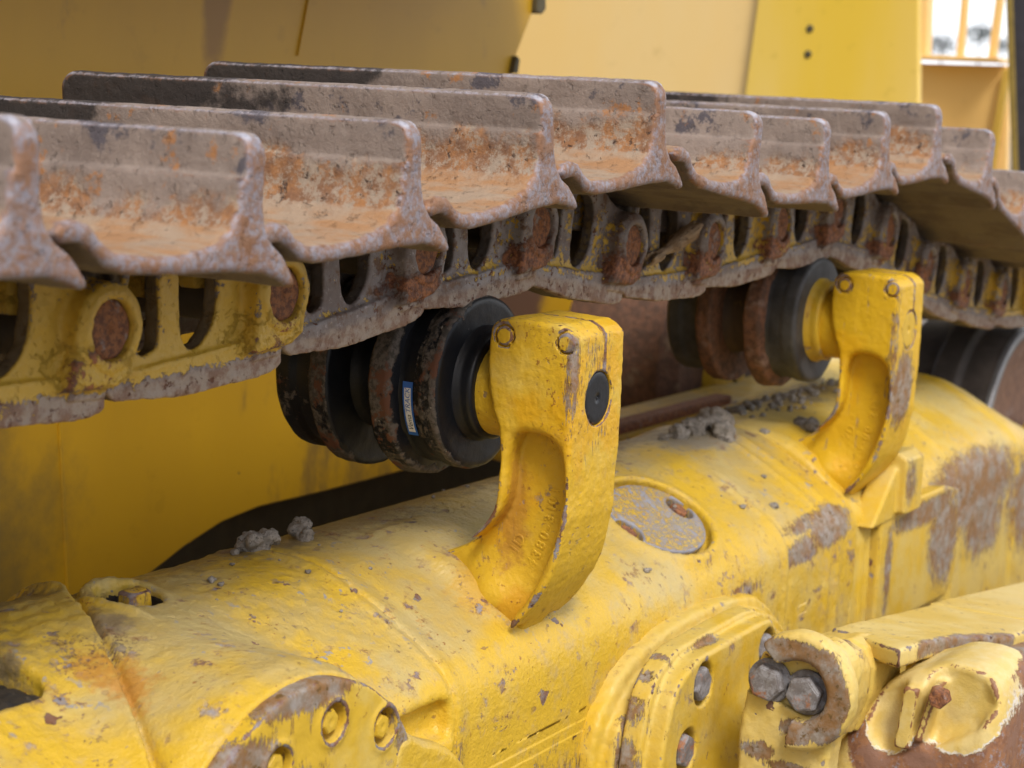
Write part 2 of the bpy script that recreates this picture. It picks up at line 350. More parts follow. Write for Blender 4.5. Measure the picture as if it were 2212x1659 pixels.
def link_steel():
    s = Mt('chipped_track_link_steel'); P = s.pos; O = s.obj; w = s.xyz(O)[2]; cv = s.curv(); yf = s.prop('paint_left')
    n1 = s.noise(14, 6, .65, P); n2 = s.noise(45, 6, .7, P, off=4); n3 = s.noise(130, 5, .75, P, off=8)
    st = s.mix(s.rng(n1, .38, .62), (.19, .15, .135), (.31, .285, .285)); st = s.mix(s.rng(n2, .52, .62), st, (.17, .10, .065)); st = s.mix(s.rng(n3, .56, .7), st, (.40, .36, .36))
    rust = s.mix(s.rng(n3, .42, .58), (.34, .135, .055), (.13, .05, .028))
    rr = s.rng(s.add(s.blob((-.015, 0.15, -.034), (.06, .2, .028), O), s.mul(s.m2('SUBTRACT', n2, .5), 1.8), s.mul(s.m2('SUBTRACT', n3, .5), 1.2)), .15, .45)
    col = s.mix(rr, st, rust)
    # light dust on the rail side
    rl = s.rng(s.add(w, s.mul(s.m2('SUBTRACT', n2, .5), .03)), -.052, -.062)
    col = s.mix(rl, col, s.mix(s.rng(n2, .42, .58), (.36, .29, .235), (.24, .145, .10)))
    pit = s.mul(s.rng(s.noise(140, 3, .6, P, off=20), .60, .65), s.rng(n1, .40, .55)); col = s.mix(pit, col, (.14, .05, .025))
    # paint that is left
    pm = s.add(s.mul(yf, .62), s.mul(s.m2('SUBTRACT', n1, .5), 1.1), s.mul(s.m2('SUBTRACT', n2, .5), .8), s.mul(s.m2('SUBTRACT', n3, .5), 1.5), s.mul(cv, -.15), s.mul(s.rng(w, -.046, -.062), -.7), s.mul(s.rng(w, .02, -.03), .12), s.mul(s.rng(w, .03, .05), -.2), s.mul(rr, -.25))
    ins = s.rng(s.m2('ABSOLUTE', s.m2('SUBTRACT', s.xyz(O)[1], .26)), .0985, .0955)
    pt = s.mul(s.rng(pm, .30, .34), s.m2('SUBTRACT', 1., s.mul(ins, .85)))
    col = s.mix(s.mul(ins, .8), col, s.mix(n2, (.03, .024, .02), (.09, .07, .05)))  # inner window walls darkened: bare of paint, plus recess shade in the colour
    col = s.mix(pt, col, s.mix(n2, (.60, .35, .02), (.58, .39, .07)))
    h = s.add(s.mul(n3, .7), s.mul(n2, .6), s.mul(pt, .35), s.mul(pit, -.6), s.mul(rr, s.noise(200, 2, .5, P), 1.2))
    return s.finish(col, s.rng(pt, 0, 1, .62, .42), h, .0025, s.mul(s.rng(pt, 1, 0), .12))
def rough_rust(name='pitted_rust', a=(.30, .12, .045), b=(.10, .04, .022), c=(.30, .24, .22), sc=1.0, bd=.004):
    s = Mt(name); P = s.pos; n2 = s.noise(60*sc, 6, .7, P); n3 = s.noise(170*sc, 5, .75, P, off=3)
    col = s.mix(s.rng(n3, .42, .58), a, b); col = s.mix(s.rng(n2, .56, .68), col, c)
    return s.finish(col, .75, s.add(s.mul(n3, 1.0), s.mul(n2, .6)), bd)
def black_paint(name, rustf=.5, base=(.008, .009, .012), zones=()):
    s = Mt(name); P = s.pos; y = s.xyz(s.obj)[1]; cv = s.curv(); n1 = s.noise(12, 6, .7, P); n2 = s.noise(50, 6, .75, P, off=3); n3 = s.noise(150, 4, .7, P, off=6)
    zm = None
    for a, b, k in zones:
        z = s.mul(s.rng(y, a-.002, a+.002), s.rng(y, b+.002, b-.002), k); zm = z if zm is None else s.add(zm, z)
    m = s.add(s.mul(s.m2('SUBTRACT', n2, .5), 1.3), s.mul(s.m2('SUBTRACT', n1, .5), 1.6), s.mul(cv, .25), s.mul(s.m2('SUBTRACT', n3, .5), .6))
    if zm is not None: m = s.add(m, zm)
    e = s.rng(m, .55-rustf*.3, .66-rustf*.3)
    ex = s.mix(s.rng(n3, .42, .6), (.055, .048, .04), (.12, .10, .085)); ex = s.mix(s.rng(s.noise(30, 5, .7, P, off=9), .52, .6), ex, (.12, .05, .028)); ex = s.mix(s.rng(s.noise(70, 4, .7, P, off=13), .66, .7), ex, (.34, .30, .25))
    col = s.mix(e, s.mix(s.rng(n2, .5, .8), base, tuple(q*2.2 for q in base)), ex)
    return s.finish(col, s.rng(e, 0, 1, .42, .8), s.add(s.mul(e, .8), s.mul(n3, .3), s.mul(n2, .2)), .0012, spec=.35)
def soft_paint(name, a, b, sc=1.5, rough=.5, stain=None, bump=.3, stretch=(1, 1, .4), vec=None, bl=()):
    s = Mt(name); P = s.pos
    col = s.mix(s.rng(s.noise(sc, 5, .6, P, stretch=stretch), .35, .65), a, b)
    col = s.mix(s.rng(s.noise(sc*14, 4, .6, P), .60, .75, 0, .35), col, tuple(q*.72 for q in a))
    if stain:
        col = s.mix(s.mul(s.rng(s.noise(sc*3, 6, .7, P, off=5, stretch=stretch), .56, .7), .8), col, stain)
        col = s.mix(s.rng(s.noise(sc*22, 3, .6, P, off=9), .73, .76, 0, .8), col, (.08, .05, .03))
    for c, r, cc in bl:
        col = s.mix(s.rng(s.add(s.blob(c, r), s.mul(s.m2('SUBTRACT', s.noise(sc*4, 5, .65, P, off=7), .5), 1.0)), .0, .4), col, cc)
    return s.finish(col, rough, s.noise(sc*30, 4, .6, P), .001*bump)
def plain(name, c, rough=.6, metal=0., var=.25, sc=30, bump=.001):
    s = Mt(name); n = s.noise(sc, 5, .65); col = s.mix(s.rng(n, .35, .65), c, tuple(q*(1-var) for q in c))
    return s.finish(col, rough, n, bump, metal)
def clod_mat():
    s = Mt('dry_grey_clay'); n = s.noise(90, 6, .7, s.pos); n2 = s.noise(300, 4, .7, s.pos)
    col = s.mix(s.rng(n, .4, .62), (.27, .245, .215), (.42, .38, .335)); col = s.mix(s.rng(n2, .56, .66), col, (.10, .09, .08))
    return s.finish(col, .95, s.add(n, s.mul(n2, .6)), .006, spec=.2)
def wood_mat():
    s = Mt('split_wood'); n = s.noise(60, 6, .7, s.obj, stretch=(.15, 1.6, 1.6)); n2 = s.noise(200, 4, .7, s.obj, stretch=(.1, 1.6, 1.6))
    col = s.mix(s.rng(n, .4, .6), (.26, .17, .095), (.42, .30, .19)); col = s.mix(s.rng(n2, .55, .65), col, (.12, .07, .04))
    return s.finish(col, .85, s.add(n, n2), .003)
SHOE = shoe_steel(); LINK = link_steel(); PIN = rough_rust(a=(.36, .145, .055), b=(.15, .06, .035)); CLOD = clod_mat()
FRAME = yellow_paint('worn_frame_paint', chips=.60, edge=.3, dirt=.9, bumps=.9, rust=.45, palef=.60, deepf=.12, stretch=(.8, 1, 1), seed=1, dust=1.,
    stains_and_shade=(((.83, .26, -.185), (.16, .09, .03), (.30, .27, .225)), ((-.17, .33, -.185), (.10, .06, .03), (.30, .26, .19)), ((-.62, .15, -.22), (.05, .08, .06), (.42, .19, .03)), ((-.545, .23, -.19), (.05, .05, .03), (.22, .17, .12)), ((-.74, .25, -.2), (.15, .10, .06), (.15, .12, .085)), ((-.46, .268, -.212), (.045, .045, .034), (.03, .02, .012)), ((-.46, .268, -.212), (.045, .045, .030), (.02, .015, .01)), ((-.80, .27, -.255), (.22, .12, .10), (.035, .028, .02)), ((-.80, .27, -.26), (.20, .11, .09), (.018, .014, .010)), ((-.56, .34, -.19), (.14, .07, .04), (.16, .125, .07)), ((-.05, .36, -.185), (.55, .13, .035), (.22, .165, .075)), ((.55, .36, -.185), (.5, .12, .03), (.24, .185, .085)), ((-.02, .12, -.23), (.09, .06, .05), (.50, .30, .04))),  # dirt, plus painted shade: dark hollows, and crown under hull and track
    wear=(((.88, .05, -.300), (.13, .045, .045), .95), ((.76, .05, -.318), (.10, .04, .030), .85), ((.80, .06, -.285), (.16, .03, .02), .7), ((.55, .045, -.335), (.10, .03, .02), .55), ((-.20, .05, -.40), (.03, .03, .12), .5), ((.02, .04, -.47), (.16, .03, .10), .42), ((-.60, .2, -.2), (.10, .08, .05), .42), ((-.5, .37, -.20), (.16, .06, .04), .5)))
FRAME_R = yellow_paint('worn_side_plate_paint', chips=.3, edge=.3, dirt=.4, bumps=.4, rust=.3, palef=.8, deepf=.05, seed=6,
    wear=(((1.58, .045, -.35), (.44, .06, .12), .92), ((1.66, .045, -.42), (.20, .06, .12), .8), ((2.0, .05, -.42), (.30, .06, .16), .95), ((1.25, .03, -.335), (.26, .06, .035), .9), ((1.36, .03, -.40), (.13, .05, .14), .85), ((1.10, .0, -.26), (.07, .01, .07), .7), ((1.08, .03, -.40), (.03, .05, .14), .7)), dust=.5, stains_and_shade=(((1.35, .34, -.185), (.35, .12, .03), (.18, .14, .09)),))
BRK = yellow_paint('cast_bracket_paint', base=(.60, .375, .022), pale=(.59, .43, .09), deep=(.61, .33, .008), palef=.30, deepf=.6, chips=.22, edge=.55, dirt=.35, bumps=.6, rust=.75, seed=3,
    wear=(((-.005, -.005, .01), (.07, .02, .14), .38), ((-.06, .0, .03), (.02, .02, .09), .7)), stains_and_shade=(((-.035, .085, -.13), (.02, .03, .10), (.40, .20, .03)), ((-.03, .075, -.24), (.03, .03, .03), (.58, .31, .02))))
BRK2 = yellow_paint('cast_bracket_paint_far', base=(.62, .385, .015), pale=(.61, .43, .07), deep=(.63, .35, .006), palef=.25, deepf=.6, chips=.05, edge=.6, dirt=.15, bumps=.45, rust=.1, seed=8,
    wear=(((1.02, -.0, -.10), (.07, .03, .09), 1.0), ((.97, .0, -.03), (.02, .02, .12), .6)))
FLG = yellow_paint('worn_flange_paint', chips=.35, edge=.6, dirt=.3, bumps=.4, rust=.3, palef=.75, deepf=.12, seed=11, stretch=(1.4, 1, .6), wear=tuple(((x_, -.01, z_), (.012, .03, .055), .82) for x_, z_ in ((.098, -.50), (.103, -.45), (.118, -.405), (.140, -.372), (.170, -.350)))+(((.26, -.02, -.332), (.07, .03, .012), .9),))
ARM = yellow_paint('creamy_arm_paint', base=(.62, .44, .095), pale=(.64, .50, .18), palef=.6, deepf=.08, chips=.18, edge=.75, dirt=.15, bumps=.25, rust=.2, seed=15)
BOLTS = rough_rust('rusty_bolt_steel', (.25, .245, .255), (.15, .135, .13), (.30, .12, .045), .45, .0009)
YBOLT = yellow_paint('bolt_paint', chips=.2, edge=.7, bumps=.2, seed=20)

# ------------------------------------------------------------------ track frame
SEC = [(.60, -.40), (.50, -.30), (.42, -.235), (.36, -.197), (.31, -.184), (.265, -.184), (.215, -.190), (.177, -.207), (.133, -.231), (.09, -.256), (.066, -.274), (.051, -.294), (.044, -.316), (.042, -.345)]
SECP = curve(SEC, 5)+[(.042, -.80), (.60, -.80)]
frame = thing('undercarriage_beam', 'long yellow track frame with worn paint under the two carrier rollers', 'undercarriage', (.3, .3, -.62))
FO = tuple(frame.location)
def seam_bump(g, x0, w, amp): return -amp*np.exp(-((g.x-x0)/w)**2)
# front casting
g = Grid((-1.05, -.04, -.66), (-.195, .62, -.12), .0036)
sec = poly(g.y, g.z, SECP)[:1]
yy, zz = np.broadcast_arrays(g.y[0], g.z[0])
xe = -.573+(yy[None]-.211)*.67
F = sec+0*g.x
rib = np.exp(-((g.x+.216)/.006)**2)*.0035
F = F-rib
# raised outer plate left of a sloping edge, lowered rough crown left of the curved weld
F = F-.012*np.exp(-((g.x-(-.515+.25*np.abs(yy[None]-.28)))/.006)**2)*np.clip((yy[None]-.20)/.03, 0, 1)
# boss of the end flange
F = smin(F, cyl(g, 'y', (-.53, -.392), .203, .02, .3, .02), .035)
F = smin(F, cyl(g, 'y', (-.53, -.392), .197, .012, .3, .004), .012)
# valley between
if 0: F = smax(F, -(np.sqrt(((g.x+.575)/1.0)**2+((g.y-.13)/1.0)**2+((g.z+.19)/.8)**2)-.036), .03)
F = np.where(F < .05, F-.010*(1/(1+np.exp(np.clip((g.x-xe)/.0012, -40, 40))))+.008*np.exp(-((g.x-xe-.005)/.005)**2), F)
# plug recess on the crown
rr = ln2(g.x+.460, g.y-.272)
zr = g.z-.22*(g.y-.272)
F = smin(F, slab(np.abs(rr-.040)-.006, zr, -.21, -.178, .004), .010)
F = smax(F, -slab(rr-.034, zr, -.228, -.1, .002), .003)
# cavity at the far left
F = smax(F, -box(g, (-.81, .232, -.20), (.135, .065, .06), .025), .008)
# pocket behind the lug and the lug itself
F = smax(F, -box(g, (-.262, .025, -.322), (.050, .040, .019), .012), .012)
lug = slab(poly(g.x, g.z, curve([(-.39, -.30), (-.33, -.305), (-.27, -.335), (-.235, -.39), (-.235, -.5), (-.42, -.5)], 4, True)), g.y, -.005, .2, .012)
F = smin(F, lug, .012)
me = g.mesh('casting', F, rough=((.0007, 30, 3, 1), (.0005, 110, 3, 5), (.0022, 75, 3, 8, lambda V: np.clip((-.50-V[:, 0])/.04, 0, 1)*np.clip((V[:, 1]-.17)/.04, 0, 1)), (.0011, 95, 3, 9, lambda V: np.clip((V[:, 1]-.09)/.04, 0, 1))), origin=FO)
o = link('end_casting', me, FRAME, frame); o.location = (0, 0, 0)
# middle body
g = Grid((-.205, -.03, -.80), (.98, .60, -.15), .0045)
sec = poly(g.y, g.z, SECP)[:1]
F = sec+0*g.x
yy = g.y
F = F-.0025*np.exp(-((g.x+.195)/.008)**2)+.0015*np.exp(-((g.x+.172)/.006)**2)
F = F-.004*np.exp(-((g.x-.694)/.007)**2)*(np.clip((g.y+.05)*0+1, 0, 1))*np.clip((.17-g.y)/.02, 0, 1)+.003*np.exp(-((g.x-.712)/.008)**2)*np.clip((.17-g.y)/.02, 0, 1)
F = F-.005*np.exp(-((g.x-.90)/.012)**2)-.004*np.exp(-((g.x-.86)/.008)**2)
ft = poly(g.y, g.z, [(.085, -.275), (.100, -.246), (.125, -.220), (.16, -.200), (.20, -.190), (.25, -.188), (.27, -.32), (.09, -.32)])
F = smin(F, slab(ft, g.x, -.058, .052, .012), .028)
# cover recess rim around the access cover
CC = np.array([.452, .137, -.232]); nrmS = nrm((0, -.50, .86)); tS = nrm((0, .86, .50))
u = g.x-CC[0]; v = (g.y-CC[1])*tS[1]+(g.z-CC[2])*tS[2]; w = (g.y-CC[1])*nrmS[1]+(g.z-CC[2])*nrmS[2]
el = (np.sqrt((u/.107)**2+(v/.078)**2)-1)*.085
F = smin(F, slab(np.abs(el)-.008, w, -.03, .004, .004), .02)
F = smax(F, -slab(el+.001, w, -.012, .05, .002), .004)
me = g.mesh('body', F, rough=((.0006, 22, 3, 2), (.0004, 90, 2, 7)), origin=FO)
link('body', me, FRAME, frame)
# rear body with side plates
g = Grid((.965, -.03, -.80), (2.9, .60, -.15), .006)
drop = np.maximum(g.x-1.9, 0)*.26+np.maximum(g.x-1.6, 0)*.03
zs = np.broadcast_to(g.z+drop, tuple(g.n)); 
F = np.empty(tuple(g.n), np.float32)
base = poly(g.y, np.arange(-.9, .3, .006)[None, None, :]+0*g.y, SECP)[0]
zi = (zs-(-.9))/.006
i0 = np.clip(np.floor(zi).astype(int), 0, base.shape[1]-2); ft = np.clip(zi-i0, 0, 1); jj = np.arange(g.n[1])[None, :, None]
F = base[jj, i0]*(1-ft)+base[jj, i0+1]*ft
ft = poly(g.y, g.z, [(.085, -.275), (.100, -.246), (.125, -.220), (.16, -.200), (.20, -.190), (.25, -.188), (.27, -.32), (.09, -.32)])
F = smin(F, slab(ft, g.x, .974, 1.084, .012), .028)
F = F-.008*np.exp(-((g.x-1.47)/.007)**2)-.006*np.exp(-((g.x-1.86)/.009)**2)-.008*(np.exp(-((g.x-1.003)/.006)**2)+np.exp(-((g.x-1.026)/.006)**2))*np.clip((.06-g.y)/.02, 0, 1)
F = smax(F, -box(g, (2.6, .45, -.3), (.52, .265, .4), .02), .01)
me = g.mesh('rear_body', F, rough=((.0015, 14, 3, 2),), origin=FO)
link('rear_body', me, FRAME_R, frame)
g = Grid((1.02, -.02, -.53), (1.46, .07, -.28), .004)
pl = slab(poly(g.x, g.z, [(1.04, -.315), (1.065, -.305), (1.36, -.31), (1.43, -.325), (1.44, -.47), (1.40, -.505), (1.05, -.495), (1.04, -.48)])-.004, g.y, .022, .07, .005)
link('side_plate', g.mesh('side_plate', pl, origin=FO), FRAME_R, frame, 'scraped side plate, paint worn through to grey steel')
g = Grid((.98, -.03, -.33), (1.20, .08, -.16), .003)
lugp = slab(poly(g.y, g.z, [(.003, -.31), (.003, -.222), (.02, -.212), (.05, -.214), (.06, -.31)]), g.x, 1.085, 1.165, .004)
wedge = slab(poly(g.x, g.z, [(.985, -.32), (1.09, -.23), (1.12, -.23), (1.12, -.32)]), g.y, .02, .06, .004)
link('stop_lug', g.mesh('stop_lug', smin(lugp, wedge, .006), origin=FO), FRAME_R, frame)
# access cover
def cover(col):
    g = Grid((.33, .05, -.30), (.58, .23, -.17), .0022)
    u = g.x-CC[0]; v = (g.y-CC[1])*tS[1]+(g.z-CC[2])*tS[2]; w = (g.y-CC[1])*nrmS[1]+(g.z-CC[2])*nrmS[2]
    el = (np.sqrt((u/.098)**2+(v/.069)**2)-1)*.080
    F = slab(el, w, -.012, .003, .003)
    for (a, b) in ((-.090, -.004), (.074, .002)): F = smax(F, -slab(ln2(u-a, v-b)-.022, w, -.02, .05, .002), .002)
    return link('access_cover', g.mesh('cover', F, origin=FO), col, frame, 'scuffed oval access cover showing grey metal')
COVM = yellow_paint('scuffed_cover_paint', chips=1.9, edge=.9, dirt=.3, bumps=.35, rust=.1, palef=.6, deepf=.1, seed=31, bf=.2, wear=(((.455, .137, -.23), (.6, .6, .6), .49),))
cv_ = cover(COVM)
def hexm(name, r, h, ax='y', c=(0, 0, 0), rot=.2, ch=.12, mat=None, washer=0.0):
    bm = bmesh.new(); rings = []
    prof = [(0, r), (h*.82, r), (h, r*(1-ch)), (h+.0004, r*.45), (h-.0006, .0001)]
    for t, q in prof:
        rings.append([bm.verts.new((q*math.cos(rot+i*math.pi/3), q*math.sin(rot+i*math.pi/3), t)) for i in range(6)])
    for a, b in zip(rings, rings[1:]):
        for i in range(6): bm.faces.new((a[i], a[(i+1) % 6], b[(i+1) % 6], b[i]))
    if washer:
        wr = []
        for t, q in ((0, washer), (.004, washer), (.0048, washer*.96), (.0048, r*.5)):
            wr.append([bm.verts.new((q*math.cos(i*math.pi/16), q*math.sin(i*math.pi/16), t)) for i in range(32)])
        for a, b in zip(wr, wr[1:]):
            for i in range(32): bm.faces.new((a[i], a[(i+1) % 32], b[(i+1) % 32], b[i]))
    bmesh.ops.recalc_face_normals(bm, faces=bm.faces[:])
    e = [x for x in bm.edges if len(x.link_faces) == 2 and x.calc_face_angle(0) > .5]
    bmesh.ops.bevel(bm, geom=e, offset=r*.05, segments=2, affect='EDGES')
    D = {'-y': Matrix.Rotation(R(90), 4, 'X'), 'z': Matrix.Identity(4), '-z': Matrix.Rotation(R(180), 4, 'X'), '-x': Matrix.Rotation(R(-90), 4, 'Y'), 'x': Matrix.Rotation(R(90), 4, 'Y')}[ax] if isinstance(ax, str) else ax
    bm.transform(Matrix.Translation(c) @ D)
    me = bpy.data.meshes.new(name); bm.to_mesh(me); bm.free(); return me
FOV = Vector(FO)
nS = Vector(nrmS)
for a, b in ((-.090, -.004), (.074, .002)):
    p = Vector(CC)+Vector((a, 0, 0))+Vector(tS)*b-nS*.008-FOV
    link('cover_bolt', hexm('cover_bolt', .014, .010, nS.to_track_quat('Z', 'Y').to_matrix().to_4x4(), p), PIN, frame)
# plug in the recess on the crown
GRIME_SHADE = rough_rust('grime_and_recess_shade', (.035, .025, .015), (.015, .012, .01), (.08, .065, .05), .8)  # near black, so recess and cavity read as shaded hollows; part dirt
link('recess_shade_liner', lathe('recess_shade_liner', [(-.186, .0352), (-.186, .0335), (-.212, .0325), (-.214, .001)], 48, 'z', Vector((-.46, .272, 0))-Vector(FO), .003), GRIME_SHADE, frame)  # added liner that darkens the hollow like shade
g = Grid((-1.0, .14, -.27), (-.64, .33, -.19), .004)
link('grime_shade_fill', g.mesh('grime_shade_fill', box(g, (-.81, .232, -.235), (.14, .070, .030), .02), rough=((.006, 25, 4, 3),), origin=FO), GRIME_SHADE, frame)
g = Grid((-.50, .23, -.22), (-.41, .33, -.15), .0015)
F = smin(cyl(g, 'z', (-.460, .272), .019, -.225, -.190, .004), box(g, (-.455, .268, -.184), (.015, .010, .010), .003), .004)
PLUG = yellow_paint('plug_paint', chips=1.2, edge=.9, rust=.8, deepf=.8, seed=41, wear=(((-.455, .283, -.18), (.06, .06, .06), .45),))
link('plug', g.mesh('plug', F, rough=((.002, 60, 2, 3),), origin=FO), PLUG, frame, 'rusty plug sitting in the round recess on the crown')
# end flange disc with recessed bolts
DC = (-.53, -.392)
g = Grid((-.75, -.02, -.62), (-.32, .06, -.18), .0025)
rd = ln2(g.x-DC[0], g.z-DC[1])
F = slab(rd-.193, g.y, -.004, .05, .004)
F = smax(F, -slab(-(rd-.178)*1.0-.0, g.y, -.05, .0005, .001)*1.0, .003) if False else F
F = F-.0
bolts = []
for a in (R(104), R(76), R(48), R(20), R(132), R(-8)):
    bx, bz = DC[0]+.155*math.cos(a), DC[1]+.155*math.sin(a); bolts.append((bx, bz))
bolts = [(-.495, -.243), (-.410, -.270), (-.577, -.263), (-.37, -.35), (-.64, -.31)]
for bx, bz in bolts:
    q = ln2(g.x-bx, g.z-bz)
    F = smin(F, slab(q-.0235, g.y, -.006, .03, .003), .006)
    F = smax(F, -slab(q-.0185, g.y, -.05, .014, .002), .003)
DISCM = yellow_paint('end_flange_paint', chips=.4, edge=.7, dirt=.2, bumps=.3, rust=.5, palef=.5, deepf=.2, seed=45,
    wear=(((-.53, .0, -.20), (.15, .05, .035), .95), ((-.64, 0, -.26), (.10, .05, .05), 1.1), ((-.56, 0, -.30), (.09, .05, .045), .75), ((-.37, 0, -.27), (.04, .05, .06), .7)))
fl = link('end_flange', g.mesh('end_flange', F, rough=((.0006, 50, 2, 1),), origin=FO), DISCM, frame, 'round bolted end flange with a rusty rim')
for bx, bz in bolts:
    link('flange_bolt', hexm('flange_bolt', .0125, .014, '-y', Vector((bx, .012, bz))-FOV, rot=random.Random(int(bx*1e4)).random()), YBOLT, fl)
g = Grid((-.44, -.03, -.50), (-.22, .06, -.29), .0025)
# crown rivets
for p, r in (((-.475, .212, -.190), .011),):
    link('rivet', lathe('rivet', [(0.006, .0001), (.0055, r*.5), (.003, r*.9), (-.01, r)], 24, 'z', Vector(p)-FOV, .002), FRAME, frame)

# ------------------------------------------------------------------ equaliser flange on the frame side (trunnion)
TF = thing('trunnion_flange', 'layered yellow flange welded to the frame side, with recessed rusty bolts', 'flange', (.33, .0, -.62))
TO = tuple(TF.location)
w1 = curve([(.075, -.80), (.078, -.46), (.118, -.378), (.21, -.336), (.357, -.322), (.515, -.332), (.60, -.366), (.655, -.42), (.67, -.55), (.67, -.80)], 5)
g = Grid((.0, -.06, -.80), (.75, .06, -.27), .0035)
F = slab(poly(g.x, g.z, w1), g.y, .022, .06, .010)
F = smin(F, slab(poly(g.x, g.z, [((x-.36)*.955+.36, (z+.8)*.965-.8) for x, z in w1]), g.y, .002, .06, .008), .008)
F = smin(F, slab(poly(g.x, g.z, [((x-.36)*.91+.36, (z+.8)*.93-.8) for x, z in w1]), g.y, -.014, .06, .006), .008)
link('weld_step', g.mesh('weld_step', F, rough=((.0020, 26, 3, 4), (.001, 110, 2, 8)), origin=TO), FLG, TF)
w3 = curve([(.105, -.80), (.106, -.50), (.122, -.40), (.148, -.356), (.188, -.337)], 5)+curve([(.20, -.334), (.395, -.329), (.435, -.342), (.455, -.375), (.475, -.46), (.55, -.80)], 5)
g = Grid((.05, -.13, -.80), (.62, .01, -.29), .003)
F = slab(poly(g.x, g.z, w3), g.y, -.052, .0, .005)
F = smin(F, slab(poly(g.x, g.z, [((x-.3)*1.03+.3-.004, (z+.8)*1.02-.8) for x, z in w3]), g.y, -.028, .0, .004), .003)
# socket swelling
F = smin(F, np.sqrt((g.x-.40)**2+((g.y+.01)*1.35)**2+(g.z+.56)**2)-.155, .05)
tb = [(.218, -.370), (.180, -.444), (.413, -.371), (.165, -.52)]
for bx, bz in tb: F = smax(F, -slab(ln2(g.x-bx, (g.z-bz)*.95)-.026, g.y, -.2, -.034, .003), .003)
pf = link('bolted_plate', g.mesh('bolted_plate', F, rough=((.0006, 40, 2, 1),), origin=TO), FLG, TF)
for bx, bz in tb: link('plate_bolt', hexm('plate_bolt', .0215, .020, '-y', Vector((bx, -.034, bz))-Vector(TO), rot=.4+bz*9, washer=.0), BOLTS, pf)

# ------------------------------------------------------------------ carrier roller brackets
BL = [(.085, .086), (.103, .078), (.108, .06), (.108, .02), (.098, -.02), (.090, -.046), (.089, -.085), (.092, -.123), (.106, -.147), (.122, -.163), (.142, -.180), (.175, -.196), (.23, -.205)]
BR = [(.08, -.30), (.066, -.268), (.040, -.236), (.016, -.195), (.004, -.145), (.0, -.105), (.0, .05), (.004, .074), (.020, .084)]
OUT = curve(BL, 4)+[(.23, -.30)]+curve(BR, 4)
PK = curve([(.016, -.055), (.040, -.040), (.068, -.044), (.078, -.070), (.079, -.110), (.090, -.140), (.118, -.170), (.160, -.198), (.215, -.235), (.150, -.32), (.085, -.29), (.066, -.252), (.046, -.222), (.028, -.186), (.014, -.142), (.008, -.10)], 4, True)
g = Grid((-.09, -.02, -.295), (.08, .215, .105), .0018)
o2 = poly(g.y, g.z, OUT)
F = slab(o2, g.x, -.062, .058, .006)
F = smin(F, cyl(g, 'y', (0, -.004), .053, .02, .136, .006), .012)                          # hub boss towards the roller
dome = .022*np.exp(-(((g.y-.105)/.035)**2+((g.z+.235)/.030)**2))
pk = poly(g.y, g.z, PK)
F = smax(F, -slab(pk-.001, g.x, -.2, -.028-dome, .004), .013)
F = smax(F, -slab(pk, g.x, .028, .2, .004), .014)
if 0: F = smin(F, slab(poly(g.y, g.z, curve([(.045, -.262), (.06, -.25), (.10, -.225), (.15, -.205), (.185, -.215), (.185, -.29), (.05, -.29)], 3)), g.x, -.072, .066, .008), .018)
# clamp slit and pin bore, bolt recesses
F = smax(F, -np.maximum(np.maximum(np.abs(g.x-.010)-.0018, -(g.z-.02)), np.abs(g.y-.05)-.09), .0015)
F = smax(F, -cyl(g, 'y', (0, 0), .0305, -.1, .006, .001), .002)
for by, bz in ((.088, .0655), (.0105, .0655)):
    q = ln2(g.y-by, g.z-bz); F = smax(F, -slab(np.abs(q-.0115)-.0012, g.x, -.1, -.057, .0005), .001)
    F = smin(F, slab(q-.0105, g.x, -.063, 0, .0015), .001)
BME = g.mesh('bracket_arm', F, rough=((.0004, 45, 3, 3), (.00035, 150, 2, 9)))
def bracket(loc, mat, label, l1, l2, dup=None):
    t = thing('roller_bracket', label, 'bracket', loc, 'carrier roller brackets on the track frame')
    me = BME if dup is None else BME.copy(); me.materials.clear(); me.materials.append(mat)
    b = link('arm', me, None, t)
    # raised casting numbers, reading upwards along the outer rim of the web
    def place(y, z, ang):
        ca, sa = math.cos(ang), math.sin(ang)
        # text x axis -> direction in (-y,z) plane as seen from -x ; seen from -x the image right is -y
        return Matrix(((0, 0, -1, -.0280), (-ca, sa, 0, y), (sa, ca, 0, z), (0, 0, 0, 1)))
    text_mesh('cast_number', l1, .019, .0006, .0005, place(.083, -.196, R(64)), mat, b, space=1.05)
    cx, cz = .066, -.216; ang = R(57)
    for i, ch in enumerate(l2):
        if ch != ' ': text_mesh('cast_number', ch, .0175, .0006, .0005, place(cx, cz, ang), mat, b)
        st = .0125 if ch not in '1-·' else .009
        cx -= math.cos(ang)*st; cz += math.sin(ang)*st; ang += R(3.1)
    return t
b1 = bracket((0, 0, 0), BRK, 'big chipped yellow cast bracket in front holding the black roller', '\u22121D', '1G4380-3101')
b2 = bracket((1.032, 0, -.007), BRK2, 'bright yellow cast bracket farther along the frame holding the brown roller', '7 2D', '1G4-80 2121M', dup=1)

